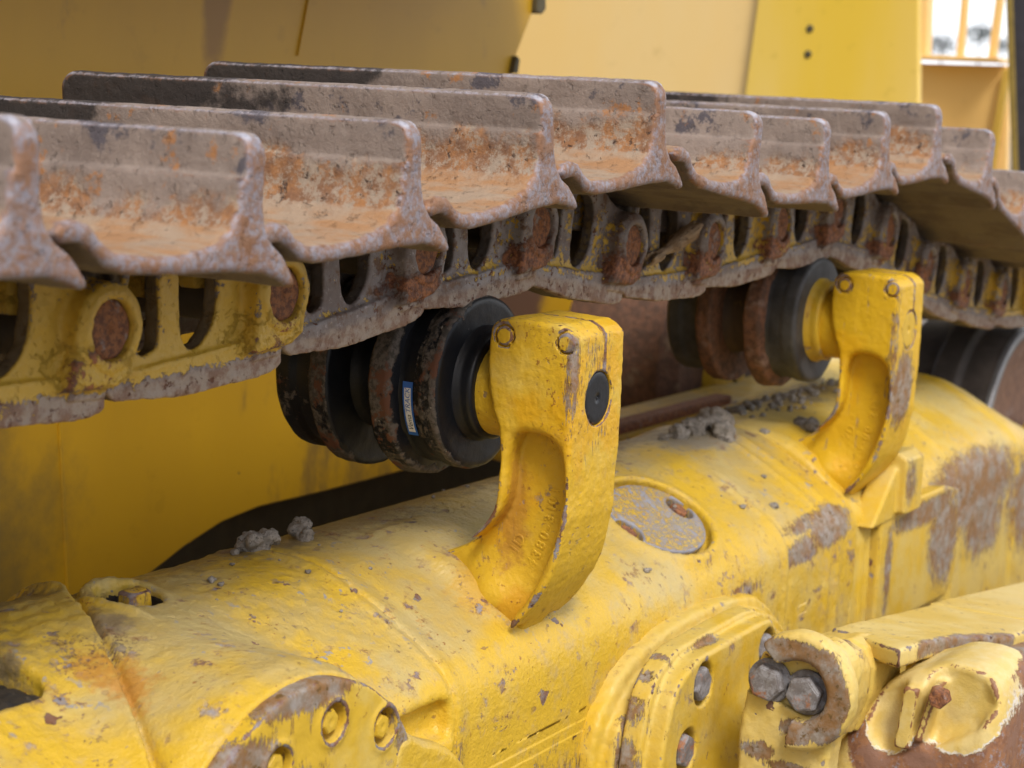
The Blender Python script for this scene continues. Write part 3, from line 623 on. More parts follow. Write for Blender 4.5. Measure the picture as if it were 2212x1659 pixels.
# ------------------------------------------------------------------ carrier rollers
def roller(loc, label, mats, k=1.0, sticker=False):
    tread, flange, hubm, face, shaftm = mats
    t = thing('carrier_roller', label, 'roller', loc, 'carrier rollers under the upper track run')
    link('tread', lathe('tread', [(.150, .066), (.150, .072), (.1495, .094), (.151, .098), (.155, .100), (.172, .0995), (.176, .0975), (.198, .0955), (.206, .099)], 128, rough=((.0006, 40, 3, 1),)), tread, t)
    link('flange', lathe('flange', [(.200, .09), (.204, .108), (.2065, .1125), (.2285, .1135), (.2315, .1125), (.2325, .108), (.2325, .062)], 128, rough=((.0012, 40, 3, 2),)), flange, t)
    link('drum', lathe('drum', [(.2325, .068), (.245, .063), (.275, .063), (.2875, .068)], 96), hubm, t)
    link('flange', lathe('flange', [(.2875, .062), (.2875, .108), (.2885, .1125), (.2915, .1135), (.3125, .1125), (.315, .108), (.318, .098)], 128, rough=((.0012, 40, 3, 4),)), flange, t)
    link('tread', lathe('tread', [(.314, .0985), (.322, .0965), (.344, .0965), (.348, .0995), (.366, .100), (.370, .098), (.371, .09), (.371, .04)], 128, rough=((.0006, 40, 3, 5),)), tread, t)
    link('seal_cover', lathe('seal_cover', [(.128, .03), (.128, .060), (.130, .0625), (.144, .063), (.146, .0665), (.1515, .0665), (.1515, .071)], 96), face, t)
    sh = link('shaft', lathe('shaft', [(.0005, .0001), (.0045, .0028), (.0015, .0032), (.0010, .027), (.002, .0295), (.14, .0295)], 64), shaftm, t)
    return t
BLK = black_paint('black_roller_paint', .5, zones=((.1515, .159, .75), (.159, .182, .40), (.31, .37, .30)))
BLK_F = black_paint('black_roller_flange_paint', .55, zones=((.203, .2305, .46), (.2895, .318, .46)))
BLK_C = black_paint('clean_black_paint', .18)
BLK_S = black_paint('black_shaft_paint', .28)
r1 = roller((0, 0, 0), 'black carrier roller with rusty rims and a small blue sticker, in front', (BLK, BLK_F, BLK_C, BLK_C, BLK_S))
def brown(name, a, b, c): return rough_rust(name, a, b, c, .35)
R2T = plain('dark_slate_tread', (.075, .075, .078), .55, 0, .6, 14); R2F = brown('brown_rim', (.20, .09, .05), (.10, .05, .03), (.25, .16, .12))
R2H = soft_paint('old_hub_paint', (.10, .06, .03), (.05, .03, .02), 12, .7, (.40, .24, .03)); R2C = yellow_paint('hub_cover_paint', chips=.7, edge=.5, seed=52, deepf=.6)
r2 = roller((1.032, 0, -.007), 'brown rusty carrier roller with dark treads, second along the track', (R2T, R2F, R2H, R2C, YBOLT))
# sticker on the drum groove of the first roller
STK = plain('white_sticker', (.72, .72, .70), .4, 0, .15, 200, .0003); STB = plain('blue_sticker_ink', (.02, .12, .45), .4, 0, .15); INK = plain('black_ink', (.01, .01, .01), .5)
def wrap(name, y0, y1, a0, a1, r, mat, parent, n=24):
    V = []; Fc = []
    for i in range(n+1):
        a = a0+(a1-a0)*i/n
        for y in (y0, y1):
            V.append((r*math.cos(a), y, r*math.sin(a)))
    for i in range(n): Fc.append((2*i, 2*i+1, 2*i+3, 2*i+2))
    me = bpy.data.meshes.new(name); me.from_pydata(V, [], Fc); me.update(); return link(name, me, mat, parent)
A0, A1 = R(176), R(214)
stk = wrap('sticker', .1810, .1940, A0, A1, .0988, STB, r1); wrap('sticker_paper', .1832, .1918, A0+.07, A1-.05, .0991, STK, stk)
def wrap_text(body, size, a_start, ymid, r, mat, parent, shear):
    o = text_mesh('sticker_word', body, size, 0, 0, Matrix.Identity(4), mat, parent, font_shear=shear)
    wmax = max(v.co.x for v in o.data.vertices)
    for v in o.data.vertices:
        x, y = v.co.x, v.co.y; a = a_start-x/r; v.co = (r*math.cos(a), ymid+(y-size*.34)*1.0, r*math.sin(a))
    return wmax
wd = wrap_text('Vema', .0090, A1-.07, .1876, .0993, INK, stk, .3); wrap_text('TRACK', .0090, A1-.07-(wd+.002)/.0993, .1876, .0993, STB, stk, .2)

# ------------------------------------------------------------------ track sections
PITCH = .247
SPROF = [(-.253, .0925), (-.246, .1015), (-.232, .1045), (-.216, .100), (-.203, .089), (-.188, .0805), (-.15, .0775), (-.115, .0785), (-.088, .0825), (-.068, .0875), (-.054, .098), (-.0465, .114), (-.0440, .134), (-.0425, .1385), (-.0385, .1415), (-.0375, .160), (-.036, .174), (-.030, .1775), (-.020, .1775), (-.015, .173), (-.0135, .155), (-.0125, .118), (-.009, .100), (.001, .088), (.016, .078), (.028, .066), (.0345, .056), (.034, .051), (.027, .0515), (.010, .058), (-.010, .0625), (-.05, .0635), (-.12, .0625), (-.175, .063), (-.196, .0685), (-.212, .080), (-.226, .0865), (-.243, .0855)]
g = Grid((-.27, -.035, .045), (.045, .625, .183), .0030)
d2 = poly(g.x, g.z, SPROF)
q = slab(np.maximum(np.maximum(-.026-g.y, g.y-.612), -1)+0*g.z, g.z, -.2, .177, .020)
F = smax(d2, q, .006)
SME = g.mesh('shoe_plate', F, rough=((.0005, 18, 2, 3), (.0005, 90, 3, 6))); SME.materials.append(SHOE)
# link casting
RAIL = [(-.232, -.045), (-.233, -.060), (-.222, -.0700), (-.13, -.0785), (-.03, -.0790), (.006, -.0750), (.012, -.070), (.0125, -.041), (-.02, -.040)]
WEB = [(-.206, -.05), (-.206, .05), (-.20, .0615), (-.055, .0615), (-.035, .052), (.0, .041), (.02, .0), (.0, -.05)]
W1 = curve([(-.160, .034), (-.168, .050), (-.188, .051), (-.199, .03), (-.199, -.010), (-.188, -.032), (-.174, -.034), (-.162, -.022)], 3, True)
W2 = curve([(-.132, .034), (-.124, .050), (-.092, .051), (-.078, .034), (-.079, -.008), (-.096, -.031), (-.115, -.038), (-.130, -.024)], 3, True)
g = Grid((-.305, .132, -.086), (.052, .206, .070), .0020)
rail_in = .0065*np.clip((-.185-g.x)/.03, 0, 1); F = slab(poly(g.x, g.z, RAIL), g.y-rail_in, .153, .196, .0022)
web = slab(poly(g.x, g.z, WEB), g.y, .160, .178, .003)
webcut = slab(ln2(g.x, g.z)-.052, g.y, .1765, .25, .001)        # room for the next link's ear
F = smin(F, web, .006)
F = smax(F, -slab(poly(g.x, g.z, W1), g.y, .1, .3, .001), .0022); F = smax(F, -slab(poly(g.x, g.z, W2), g.y, .1, .3, .001), .0022)
F = smin(F, box(g, (-.016, .157, -.054), (.022, .008, .007), .002), .002)
F = smax(F, -webcut, .002)
boss = slab(smin(ln2(g.x, g.z)-.0415, poly(g.x, g.z, [(-.05, -.052), (-.035, .0), (.03, -.02), (.030, -.040), (.012, -.050)]), .01), g.y, .139, .176, .005)
F = smin(F, boss, .006)
F = smin(F, slab(np.abs(ln2(g.x, g.z)-.0315)-.0045, g.y, .1365, .17, .0015), .002)
F = smax(F, -cyl(g, 'y', (0, 0), .0268, .1, .149, .001), .0015)
ear = slab(smin(ln2(g.x+PITCH, g.z)-.043, poly(g.x, g.z, [(-.25, -.04), (-.25, .043), (-.20, .05), (-.20, -.05)]), .01), g.y, .179, .200, .003)
bridge = slab(poly(g.x, g.z, [(-.215, -.05), (-.215, .06), (-.200, .06), (-.200, -.05)]), g.y, .166, .20, .003); ear = smin(ear, bridge, .004)
F = smin(F, ear, .004)
rough_l = ((.0010, 40, 3, 3), (.0006, 130, 2, 6))
LME = g.mesh('link_casting', F, rough=rough_l); LME.materials.append(LINK)
PME = lathe('track_pin', [(.1442, .0001), (.1442, .0032), (.1425, .0045), (.1415, .022), (.1435, .0262), (.17, .0262)], 48, rough=((.0008, 120, 2, 2),)); PME.materials.append(PIN)
def mirrored(me):
    m = me.copy(); m.transform(Matrix.Translation((0, .52, 0)) @ Matrix.Scale(-1, 4, (0, 1, 0))); m.flip_normals(); return m
LME2 = mirrored(LME)
HB = hexm('shoe_bolt', .0200, .053, '-z', (0, 0, 0), rot=.5, washer=.025); HB.materials.append(LINK)
BUSH = lathe('bushing', [(.2, .034), (.32, .034)], 40, 'y'); BUSH.materials.append(plain('dark_bushing', (.05, .04, .035), .5, .3))
pins_px = [(232, 712), (607, 635), (915, 540), (1163, 487), (1362, 530), (1537, 520), (1685, 483), (1806, 455), (1918, 497), (2003, 572), (2085, 610), (2164, 630)]
pins = [on(u_, v_, 1, .145)[[0, 2]] for u_, v_ in pins_px]
pins = [np.array([-1.379, .118]), np.array([-1.132, .122]), np.array([-.886, .125])]+pins+[pins[-1]+np.array([.246, -.012]), pins[-1]+np.array([.492, -.020])]
lab = {1: 'nearest track shoe, cut by the left edge of the photo', 2: 'track shoe second from the left, short tan grouser over a bright yellow link',
       3: 'track shoe third from the left with a worn blue-grey corner', 4: 'long muddy track shoe above the black roller, white-flecked rust near its lip',
       5: 'tallest track shoe, right above the front bracket, broad mud band over pale rust', 6: 'shoe with a humped left lip right of the tallest one, over the broken stick',
       7: 'lowest shoe in the dip between the two rollers', 8: 'shoe rising out of the dip, speckled with small rust spots', 9: 'high shoe right above the second roller, its far edge reaching left behind the others',
       10: 'steeply tilted shoe just past the second roller, showing its brown underside', 11: 'lower tilted shoe cut by the right edge, next after the steep one', 12: 'blurred link low behind the far bracket, below the tilted shoes',
       13: 'blurred yellow-brown link at the right edge above the big wheel', 14: 'link over the top of the big wheel, mostly beyond the right edge', 15: 'farthest link past the big wheel, beyond the right edge'}
paintv = {1: 1.05, 2: .98, 3: .92, 4: .08, 5: .14, 6: .34, 7: .36, 8: .42, 9: .22, 10: .28, 11: .36, 12: .42, 13: .5, 14: .8, 15: .8}
proto = None
for k in range(2, len(pins)):
    A, B = pins[k-1+0], pins[k]
    if k == 0: continue
    th = math.atan2(B[1]-A[1], B[0]-A[0]); idx = k-1
    t = thing('track_section', lab.get(idx, 'track section'), 'track shoe', (B[0], 0, B[1]), 'shoes of the upper track run'); t.rotation_euler = (0, -th, 0)
    p = paintv.get(idx, .5)
    if proto is None:
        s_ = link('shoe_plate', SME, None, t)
        l1 = link('link', LME, None, t); pn = link('pin', PME, None, l1); l2 = link('link', LME2, None, t); bu = link('bushing', BUSH, None, t); bolts_ = []
        for (bu_, by_) in ((-.128, .200), (-.058, .200), (-.128, .320), (-.058, .320)):
            b_ = link('shoe_bolt', HB, None, t); b_.location = (bu_, by_, .063); bolts_.append(b_)
        proto = (s_, l1, pn, l2, bu, bolts_)
        for q_ in (l1, l2, *bolts_): q_['paint_left'] = float(p)
    else:
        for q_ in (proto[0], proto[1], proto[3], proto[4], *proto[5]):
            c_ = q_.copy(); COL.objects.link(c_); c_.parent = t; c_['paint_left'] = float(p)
            if q_ is proto[1]:
                c2 = proto[2].copy(); COL.objects.link(c2); c2.parent = c_
# pins joint: next links
# ------------------------------------------------------------------ splinter of wood stuck in a link window
g = Grid((-.09, -.022, -.022), (.09, .022, .022), .0022)
rad = .0115+.004*np.sin(g.x*40)
F = smax(ln2(g.y*1.1, g.z)-rad, np.abs(g.x)-.075+.012*np.sin(g.y*400+g.z*300), .003)
o = link('wood_splinter', g.mesh('wood_splinter', F, rough=((.003, 60, 3, 2),)), wood_mat()); a_ = on(1418, 560, 1, .150); b_ = on(1508, 495, 1, .138)
o.location = Vector((a_+b_)/2)+Vector((0, .004, 0)); o.rotation_euler = Vector(b_-a_).to_track_quat('X', 'Z').to_euler()
o.scale = (.72, .9, .9); tag(o, 'pale broken stick wedged in the opening of a track link', 'stick')

# ------------------------------------------------------------------ push arm end at the lower right
PA = thing('push_arm', 'cream yellow push arm with hooked clamp, two rusty hex bolts and rust-covered cap', 'push arm', (.30, -.30, -.45))
PO = tuple(PA.location); SL = .13; Z0 = -.262                # the arm falls 13 cm per metre
def atop(u_, v_):                                          # point of the arm's sloping top plane
    r = M3 @ np.array([(u_-CX)/F_PX, (v_-CY)/F_PX, 1.0]); t_ = (Z0-SL*CAM[0]-CAM[2])/(r[2]+SL*r[0]); p = CAM+t_*r; return (float(p[0]), float(p[1]))
A_ = [atop(*q) for q in ((1796, 1355), (1916, 1326), (2300, 1240))]
yb = (A_[0][1]+A_[1][1])/2
B_ = [atop(*q) for q in ((1850, 1372), (1944, 1404), (2000, 1386), (2060, 1374), (2150, 1372))]
arm_wear = tuple(((q[0], q[1]-.012, Z0-SL*q[0]-.008), (.055, .030, .022), 1.3) for q in (B_[2], ((B_[2][0]+B_[3][0])/2, (B_[2][1]+B_[3][1])/2), B_[3], ((B_[4][0]+B_[3][0])/2, (B_[4][1]+B_[3][1])/2), B_[4]))
ARMT = yellow_paint('arm_top_paint', base=(.62, .44, .095), pale=(.64, .50, .18), palef=.7, deepf=.05, chips=.12, edge=.8, dirt=.15, bumps=.3, rust=.1, seed=61, wear=arm_wear)
yf = B_[4][1]-.015
out = [A_[0], (A_[1][0], yb), (1.1, yb), (1.1, yf), (B_[4][0]+.02, yf)]+[B_[4], B_[3], B_[2], B_[1], B_[0]]
g = Grid((min(q[0] for q in out)-.02, yf-.02, -.46), (.95, yb+.03, -.24), .0032)
zt = g.z-(Z0-SL*g.x)
F = slab(poly(g.x, g.y, out)[:, :, :1], zt, -.024, .0, .005)
link('top_plate', g.mesh('top_plate', F, rough=((.0006, 30, 2, 3),), origin=PO), ARMT, PA)
def tz(x): return Z0-SL*x
link('beam_cover', bevelled('beam_cover', [(.75, tz(.75)+.0012), (2.2, tz(2.2)+.0012), (2.2, tz(2.2)-.012), (.75, tz(.75)-.012)], 1, yf-.004, yb+.004, .004, PO), ARMT, PA)
RB = yellow_paint('rust_beam_paint', chips=1.0, edge=.5, seed=66, wear=(((B_[4][0], yf-.03, -.4), (.3, .16, .4), 1.3),))
bx0 = B_[4][0]+.012
link('beam', bevelled('beam', [(bx0, tz(bx0)-.026), (2.2, tz(2.2)-.014), (2.2, tz(2.2)-.30), (bx0, tz(bx0)-.45)], 1, yf+.012, yb-.03, .006, PO), RB, PA)
link('side_plate', bevelled('side_plate', [(bx0-.012, tz(bx0)-.012), (2.2, tz(2.2)-.010), (2.2, tz(2.2)-.30), (bx0-.012, tz(bx0)-.45)], 1, yf-.022, yf+.008, .005, PO), RB, PA)
link('end_plate', bevelled('end_plate', [(yf-.05, tz(bx0)-.03), (yf-.30, tz(bx0)-.05), (yf-.30, tz(bx0)-.45), (yf-.05, tz(bx0)-.45)], 0, bx0+.01, bx0+.10, .006, PO), RB, PA)
# hooked clamp: plate facing the viewer across the arm, with its shank running back along the arm
XH = .20
g = Grid((XH-.05, -.262, -.56), (.52, -.085, -.255), .0022)
zz = g.z+SL*(g.x-XH)*np.clip((g.x-XH)/.05, 0, 1)
hk = curve([(-.104, -.58), (-.107, -.47), (-.109, -.401), (-.117, -.345), (-.130, -.316), (-.160, -.298), (-.200, -.287), (-.225, -.292), (-.240, -.312), (-.241, -.345), (-.229, -.378), (-.222, -.43), (-.216, -.58)], 4)
yy2, zz2 = np.broadcast_arrays(g.y, np.arange(-.60, -.20, .0022)[None, None, :])
dh = poly(yy2, zz2, hk)[0]
F = slab(poly(g.y, g.z, hk), g.x, XH-.0, XH+.045, .008)
shk = [(-.128, -.313), (-.158, -.298), (-.205, -.290), (-.226, -.298), (-.236, -.320), (-.236, -.352), (-.22, -.40), (-.12, -.40)]
zsh = g.z+SL*(g.x-XH)
ys, zs_ = np.broadcast_arrays(g.y[0]+0*g.z[0], g.z[0]+0*g.y[0])
Fs = np.stack([poly(ys, zs_+SL*max(xv-XH, 0), shk) for xv in g.x[:, 0, 0]]).astype(np.float32)
Fs = Fs-.004*np.exp(-((g.x-.335)/.05)**2)+.003*np.exp(-((g.x-.29)/.004)**2)
F = smin(F, slab(Fs, g.x, XH+.01, .40, .006), .006)
q = ln2(g.y+.186, (g.z+.345)*.95); an = np.arctan2(g.z+.345, -(g.y+.186))
ringd = np.abs(q-.051)-.0165
gap = np.where((an > 2.35) | (an < -1.75), .02, -.02)
F = smin(F, slab(smax(ringd, gap+0*q, .012), g.x, XH-.020, XH+.01, .009), .004)
F = smax(F, -slab(poly(g.y, g.z, curve([(-.108, -.322), (-.15, -.315), (-.19, -.315), (-.215, -.330), (-.217, -.358), (-.195, -.378), (-.16, -.368), (-.108, -.358)], 3, True)), g.x, 0, XH+.008, .002), .003)
HOOKM = yellow_paint('hook_paint', base=(.62, .44, .095), pale=(.64, .50, .18), palef=.6, deepf=.1, chips=.35, edge=.45, bumps=.4, rust=.3, seed=71,
    wear=(((XH-.02, -.175, -.298), (.055, 0.052, 0.020), 1.7), ((XH-.02, -.215, -.312), (.055, 0.029, 0.031), 1.7), ((XH-.02, -.234, -.345), (.055, 0.021, 0.044), 1.7), ((XH-.02, -.218, -.378), (.055, 0.030, 0.030), 1.7), ((XH-.02, -.185, -.394), (.055, 0.034, 0.018), 1.7), ((XH, -.135, -.43), (.03, .030, .018), .95), ((XH, -.175, -.445), (.03, .045, .014), .9), ((.27, -.20, -.30), (.03, .03, .02), .7)))
hook = link('clamp', g.mesh('clamp', F, rough=((.0010, 60, 3, 3),), origin=PO), HOOKM, PA)
for by, bz, rr_ in ((-.1425, -.344, .3), (-.190, -.349, .75)):
    link('clamp_bolt', hexm('clamp_bolt', .0225, .020, '-x', Vector((XH+.006, by, bz))-Vector(PO), rot=rr_, washer=.027), BOLTS, hook)
# rounded cap with two painted hollows and ribs
g = Grid((.09, -.47, -.62), (.40, -.20, -.235), .0026)
cp = curve([(-.218, -.64), (-.224, -.433), (-.229, -.395), (-.258, -.348), (-.288, -.302), (-.33, -.280), (-.362, -.268), (-.405, -.272), (-.428, -.300), (-.435, -.39), (-.435, -.64)], 5)
F = slab(poly(g.y, g.z, cp), g.x, .165-.10*np.clip(-(g.z+.33), 0, .3), .34, .030)
def ell(c, r): return (np.sqrt(((g.x-c[0])/r[0])**2+((g.y-c[1])/r[1])**2+((g.z-c[2])/r[2])**2)-1)*min(r)
carve = smin(ell((.15, -.300, -.335), (.045, .030, .050)), slab(poly(g.y, g.z, [(-.352, -.268), (-.405, -.276), (-.415, -.305), (-.398, -.332), (-.352, -.362), (-.338, -.35)])-.006, g.x, 0, .19, .018), .006)
F = smax(F, -carve, .012)
ribs = smin(slab(np.abs(g.y+.325+(g.z+.31)*.10)-.0095, g.z, -.372, -.296, .004), slab(np.abs(g.y+.350+(g.z+.31)*.25)-.005, g.z, -.360, -.288, .003), .004)
F = smin(F, smax(ribs, np.maximum(.152+.30*np.clip(-.29-g.z, 0, 1)*0-g.x, g.x-.30), .004), .008)
CAPM = Mt('cap_paint_and_rust')
def cap_mat():
    s = CAPM; P = s.pos; x, y, z = s.xyz(P); n1 = s.noise(24, 6, .65); n2 = s.noise(80, 6, .7, off=3); n3 = s.noise(200, 5, .7, off=6); cv = s.curv()
    sb = s.n('ShaderNodeVectorMath', operation='SUBTRACT'); s.put(sb.inputs[0], P); sb.inputs[1].default_value = (.13, .037, -.048); P = s.pos = sb.outputs[0]; x, y, z = s.xyz(P)
    d = s.mx(s.blob((.17, -.300, -.338), (.20, .036, .047)), s.blob((.17, -.372, -.312), (.20, .062, .056))); d = s.mx(d, s.blob((.17, -.33, -.268), (.2, .11, .034)))
    f = s.add(d, s.mul(s.m2('SUBTRACT', n2, .5), .30), s.mul(s.m2('SUBTRACT', n1, .5), .14))
    pt = s.rng(f, -.03, .01); lim = s.mul(pt, s.rng(s.add(f, s.mul(s.m2('SUBTRACT', n3, .5), .25)), .055, .0), s.rng(z, -.285, -.31))
    edge_y = s.rng(s.add(y, s.mul(s.m2('SUBTRACT', n2, .5), .02), s.mul(z, -.5)), -.060, -.052); pt = s.mx(pt, edge_y)
    rust = s.mix(s.rng(n2, .42, .58), (.27, .125, .055), (.19, .085, .045)); rust = s.mix(s.rng(n3, .56, .66), rust, (.25, .19, .17)); rust = s.mix(s.rng(n1, .52, .60), rust, (.22, .115, .075)); rust = s.mix(s.mul(s.rng(n3, .5, .6), s.rng(n1, .5, .42)), rust, (.24, .235, .27))
    pc = s.mix(s.rng(n1, .4, .6), (.62, .45, .12), (.64, .50, .20)); pc = s.mix(s.mul(lim, .9), pc, (.66, .64, .62))
    pc = s.mix(s.rng(s.add(s.mul(cv, .55), s.mul(n3, .8)), .80, .86), pc, (.24, .11, .05))
    return s.finish(s.mix(pt, rust, pc), s.rng(pt, 0, 1, .75, .45), s.add(s.mul(n3, .5), s.mul(n2, .4), s.mul(pt, .4)), .0015)
CO = Vector((.13, .037, -.048))
cap = link('cap', g.mesh('cap', F, rough=((.0008, 40, 3, 3),), origin=PO), cap_mat(), PA, 'rust-covered rounded cap with a painted hollow and a rib'); cap.location = CO
nb = hexm('stud', .012, .020, '-x', (0, 0, 0), .3); nb.transform(Matrix.Translation(Vector((.160, -.362, -.300))-Vector(PO))); link('stud', nb, PIN, cap)

# ------------------------------------------------------------------ clods of dried mud
def clod(c, r, seed, label, squash=.8, grp='clods of dried mud lying on the track frame'):
    n = max(.0016, r/14); L = r*1.5
    g = Grid((-L, -L, -L), (L, L, L), n); rnd = random.Random(seed); F = None
    for i in range(9):
        a = [rnd.uniform(-1, 1)*r*.55 for _ in range(3)]; q = rnd.uniform(.35, .62)*r
        d = np.sqrt((g.x-a[0])**2+(g.y-a[1])**2+((g.z-a[2]*.6)/squash)**2)-q; F = d if F is None else smin(F, d, r*.12)
    o = link('mud_clod', g.mesh('mud_clod', F, rough=((r*.14, 2.2/r, 3, seed), (r*.05, 8/r, 2, seed+1))), CLOD); o.location = c
    return tag(o, label, 'mud clod', grp)
SP = np.array(SECP)
def ztop(y):
    return float(np.interp(y, SP[:len(SP)-2, 0][::-1], SP[:len(SP)-2, 1][::-1]))
def on_frame(u_, v_):
    lo_, hi_ = .5, 6.
    r = M3 @ np.array([(u_-CX)/F_PX, (v_-CY)/F_PX, 1.0])
    for t_ in np.arange(1.2, 4.2, .002):
        p = CAM+t_*r
        if p[1] > .043 and p[2] < ztop(min(p[1], .6)): return p
    return CAM+3*r
for i, (u_, v_, r_, lb) in enumerate([(548, 1190, .018, 'large grey mud clod left of its twin on the crown of the track frame'), (657, 1162, .016, 'rounded grey mud clod, the right one of the pair on the frame crown'), (512, 1196, .008, 'small grey crumb stuck to the left side of the large clod'),
        (458, 1256, .006, 'pale crumb right of the round plug recess'), (478, 1266, .005, 'flat grey crumb beside the pale one near the plug recess'), (500, 1222, .004, 'tiny dark crumb below the large clod'), (665, 1238, .0045, 'dark crumb on the frame weld line'),
        (1540, 930, .024, 'biggest crumbly brown mud heap on the frame beyond the front bracket'), (1565, 948, .018, 'brown mud lump leaning on the biggest heap'), (1500, 935, .018, 'grey mud lump left of the biggest heap'), (1465, 945, .014, 'grey crumbs at the far left of the mud heap'), (1435, 950, .010, 'last small crumb left of the mud heap'),
        (1650, 940, .010, 'grey crumb right of the mud heap'), (1738, 940, .022, 'rust-stained mud lump against the foot of the far bracket'), (1672, 1098, .009, 'lone crumb below the far bracket foot'), (1650, 1032, .006, 'small crumb on the frame slope between cover and far bracket'), (1604, 1098, .006, 'small grey crumb above the worn paint patch'), (1397, 1237, .006, 'grey crumb below the oval access cover')]):
    p = on_frame(u_, v_); r_ *= 1.3 if r_ > .012 else .9; clod((p[0], p[1], p[2]+r_*.40), r_, 10+i, lb)
# band of loose dirt on the crown near the second roller
rnd = random.Random(5); Vs = []
dm = None
bm = bmesh.new()
for i in range(170):
    x = rnd.gauss(1.28, .17); y = rnd.gauss(.33, .035); z = ztop(min(y, .55))
    if x > 1.7 or x < .95: continue
    s_ = rnd.uniform(.003, .010); mt = Matrix.Translation((x, y, z+s_*.3)) @ Matrix.Rotation(rnd.uniform(0, 6), 4, Vector((rnd.random(), rnd.random(), 1)).normalized()) @ Matrix.Diagonal((s_, s_*rnd.uniform(.6, 1), s_*.7, 1))
    bmesh.ops.create_icosphere(bm, subdivisions=1, radius=1, matrix=mt)
for i in range(70):
    x = rnd.uniform(-.45, 1.9); y = rnd.gauss(.27, .08); z = ztop(min(max(y, .06), .55))
    if y < .06: continue
    s_ = rnd.uniform(.0012, .0035); mt = Matrix.Translation((x, y, z+s_*.3-(max(x-1.9, 0)*.26))) @ Matrix.Rotation(rnd.uniform(0, 6), 4, 'Z') @ Matrix.Diagonal((s_, s_*rnd.uniform(.6, 1), s_*.7, 1))
    bmesh.ops.create_icosphere(bm, subdivisions=1, radius=1, matrix=mt)
dm = bpy.data.meshes.new('loose_dirt'); bm.to_mesh(dm); bm.free()
tag(link('loose_dirt', dm, CLOD), 'loose dry dirt crumbs scattered along the frame crown', 'dirt', kind='stuff')

# ------------------------------------------------------------------ big idler wheel at the right
IW = thing('idler_wheel', 'large dark idler wheel with rusty face at the right edge behind the frame', 'wheel', (2.43, 0, -.42))
WM = plain('grey_wheel_steel', (.12, .10, .088), .75, 0, .5, 8); WF = brown('brown_wheel_face', (.24, .13, .08), (.17, .09, .06), (.28, .20, .16)); WL = plain('polished_rim', (.30, .30, .31), .4, .5, .2)
link('wheel_face', lathe('wheel_face', [(.215, .03), (.213, .12), (.21, .20), (.200, .262)], 96), WF, IW)
link('rim', lathe('rim', [(.200, .262), (.200, .280), (.212, .283), (.275, .283), (.285, .30), (.335, .30), (.345, .283), (.42, .283)], 128), WM, IW)
link('rim_edge', lathe('rim_edge', [(.1985, .268), (.1985, .2825), (.205, .2845), (.212, .2845)], 128), WL, IW)
# yellow bearing block beside it
g = Grid((1.98, .02, -.55), (2.6, .19, -.22), .006)
link('bearing_block', g.mesh('bearing_block', smin(cyl(g, 'y', (2.42, -.44), .12, .07, .18, .02), box(g, (2.2, .12, -.46), (.25, .06, .05), .02), .05), origin=(2.43, 0, -.42)), R2C, IW)

# ------------------------------------------------------------------ machine hull behind
HUL = thing('bulldozer_hull', 'dark yellow machine hull wall behind the track', 'bulldozer hull', (.5, 1.0, -.6)); HO = tuple(HUL.location)
hullp = soft_paint('hull_paint', (.56, .315, .006), (.50, .28, .008), 1.6, .5, (.20, .12, .03), bl=(((.56, 1.0, .52), (.05, .2, .24), (.30, .15, .012)), ((1.55, 1.0, -.02), (.15, .3, .20), (.13, .065, .035)), ((-.25, 1.0, -.45), (.55, .3, .55), (.22, .14, .025))))  # last blob: shade behind the track painted into the hull's lower left
YH = 1.0
def hp(u_, v_): p = on(u_, v_, 1, YH); return (p[0], p[2])
pts = [(-1.6, -.46), hp(250, 1300), hp(330, 1235), hp(400, 1180), hp(480, 1128), hp(560, 1095), hp(700, 1062), hp(900, 1010), hp(1075, 962), hp(1240, 930), hp(1450, 860), hp(1440, 640), hp(1300, 400), hp(1105, 155), hp(1112, 128), hp(1160, 0), hp(1175, -60), (1.6, 1.3), (-1.6, 1.3)]
link('side_wall', bevelled('side_wall', pts, 1, YH, YH+.04, .003, HO), hullp, HUL)
link('side_seam', bevelled('side_seam', [hp(640, 120), hp(668, -30), hp(672, -30), hp(645, 120)], 1, YH-.004, YH+.002, .001, HO), hullp, HUL)
link('weld_seam', bevelled('weld_seam', [hp(122, 880), hp(128, 880), hp(150, 1290), hp(143, 1290)], 1, YH-.004, YH+.002, .0015, HO), hullp, HUL)
link('shade_overhang', boxm('shade_overhang', (-.35, .80, .66), (1.75, .27, .03), .01, HO), hullp, HUL)  # unseen overhang, added to keep light off hull wall and far shoe ends
DARK = plain('dark_olive_fill', (.085, .068, .03), .7); GREYG = plain('grey_steel_shade', (.06, .05, .04), .7)
link('dark_gap_sheet', bevelled('dark_gap_sheet', [(-1.6, -.05), (2.2, -.05), (2.4, -.9), (-1.6, -.9)], 1, 1.16, 1.22, .003, HO), DARK, HUL)  # dark sheet added behind, standing in for the shaded void under the hull
link('hull_notch', bevelled('hull_notch', [hp(1098, 158), hp(1106, 120), hp(1112, 128), hp(1108, 158)], 1, YH-.012, YH+.05, .001, HO), DARK, HUL)
link('hull_notch', bevelled('hull_notch', [hp(1150, -20), hp(1168, -20), hp(1168, 20), hp(1160, 30), hp(1148, 24)], 1, YH-.012, YH+.05, .001, HO), DARK, HUL)
# inner flange ledge of the frame seen between bracket and roller
LG = thing('inner_ledge', 'yellow flat ledge behind the frame with a rusty strip, blurred', 'ledge', (1.1, .62, -.40)); LO = tuple(LG.location)
link('ledge_plate', boxm('ledge_plate', (1.62, .66, -.29), (.62, .07, .02), .012, LO), FRAME, LG)
link('rusty_strip', boxm('rusty_strip', (1.45, .60, -.262), (.25, .02, .010), .006, LO), PIN, LG)
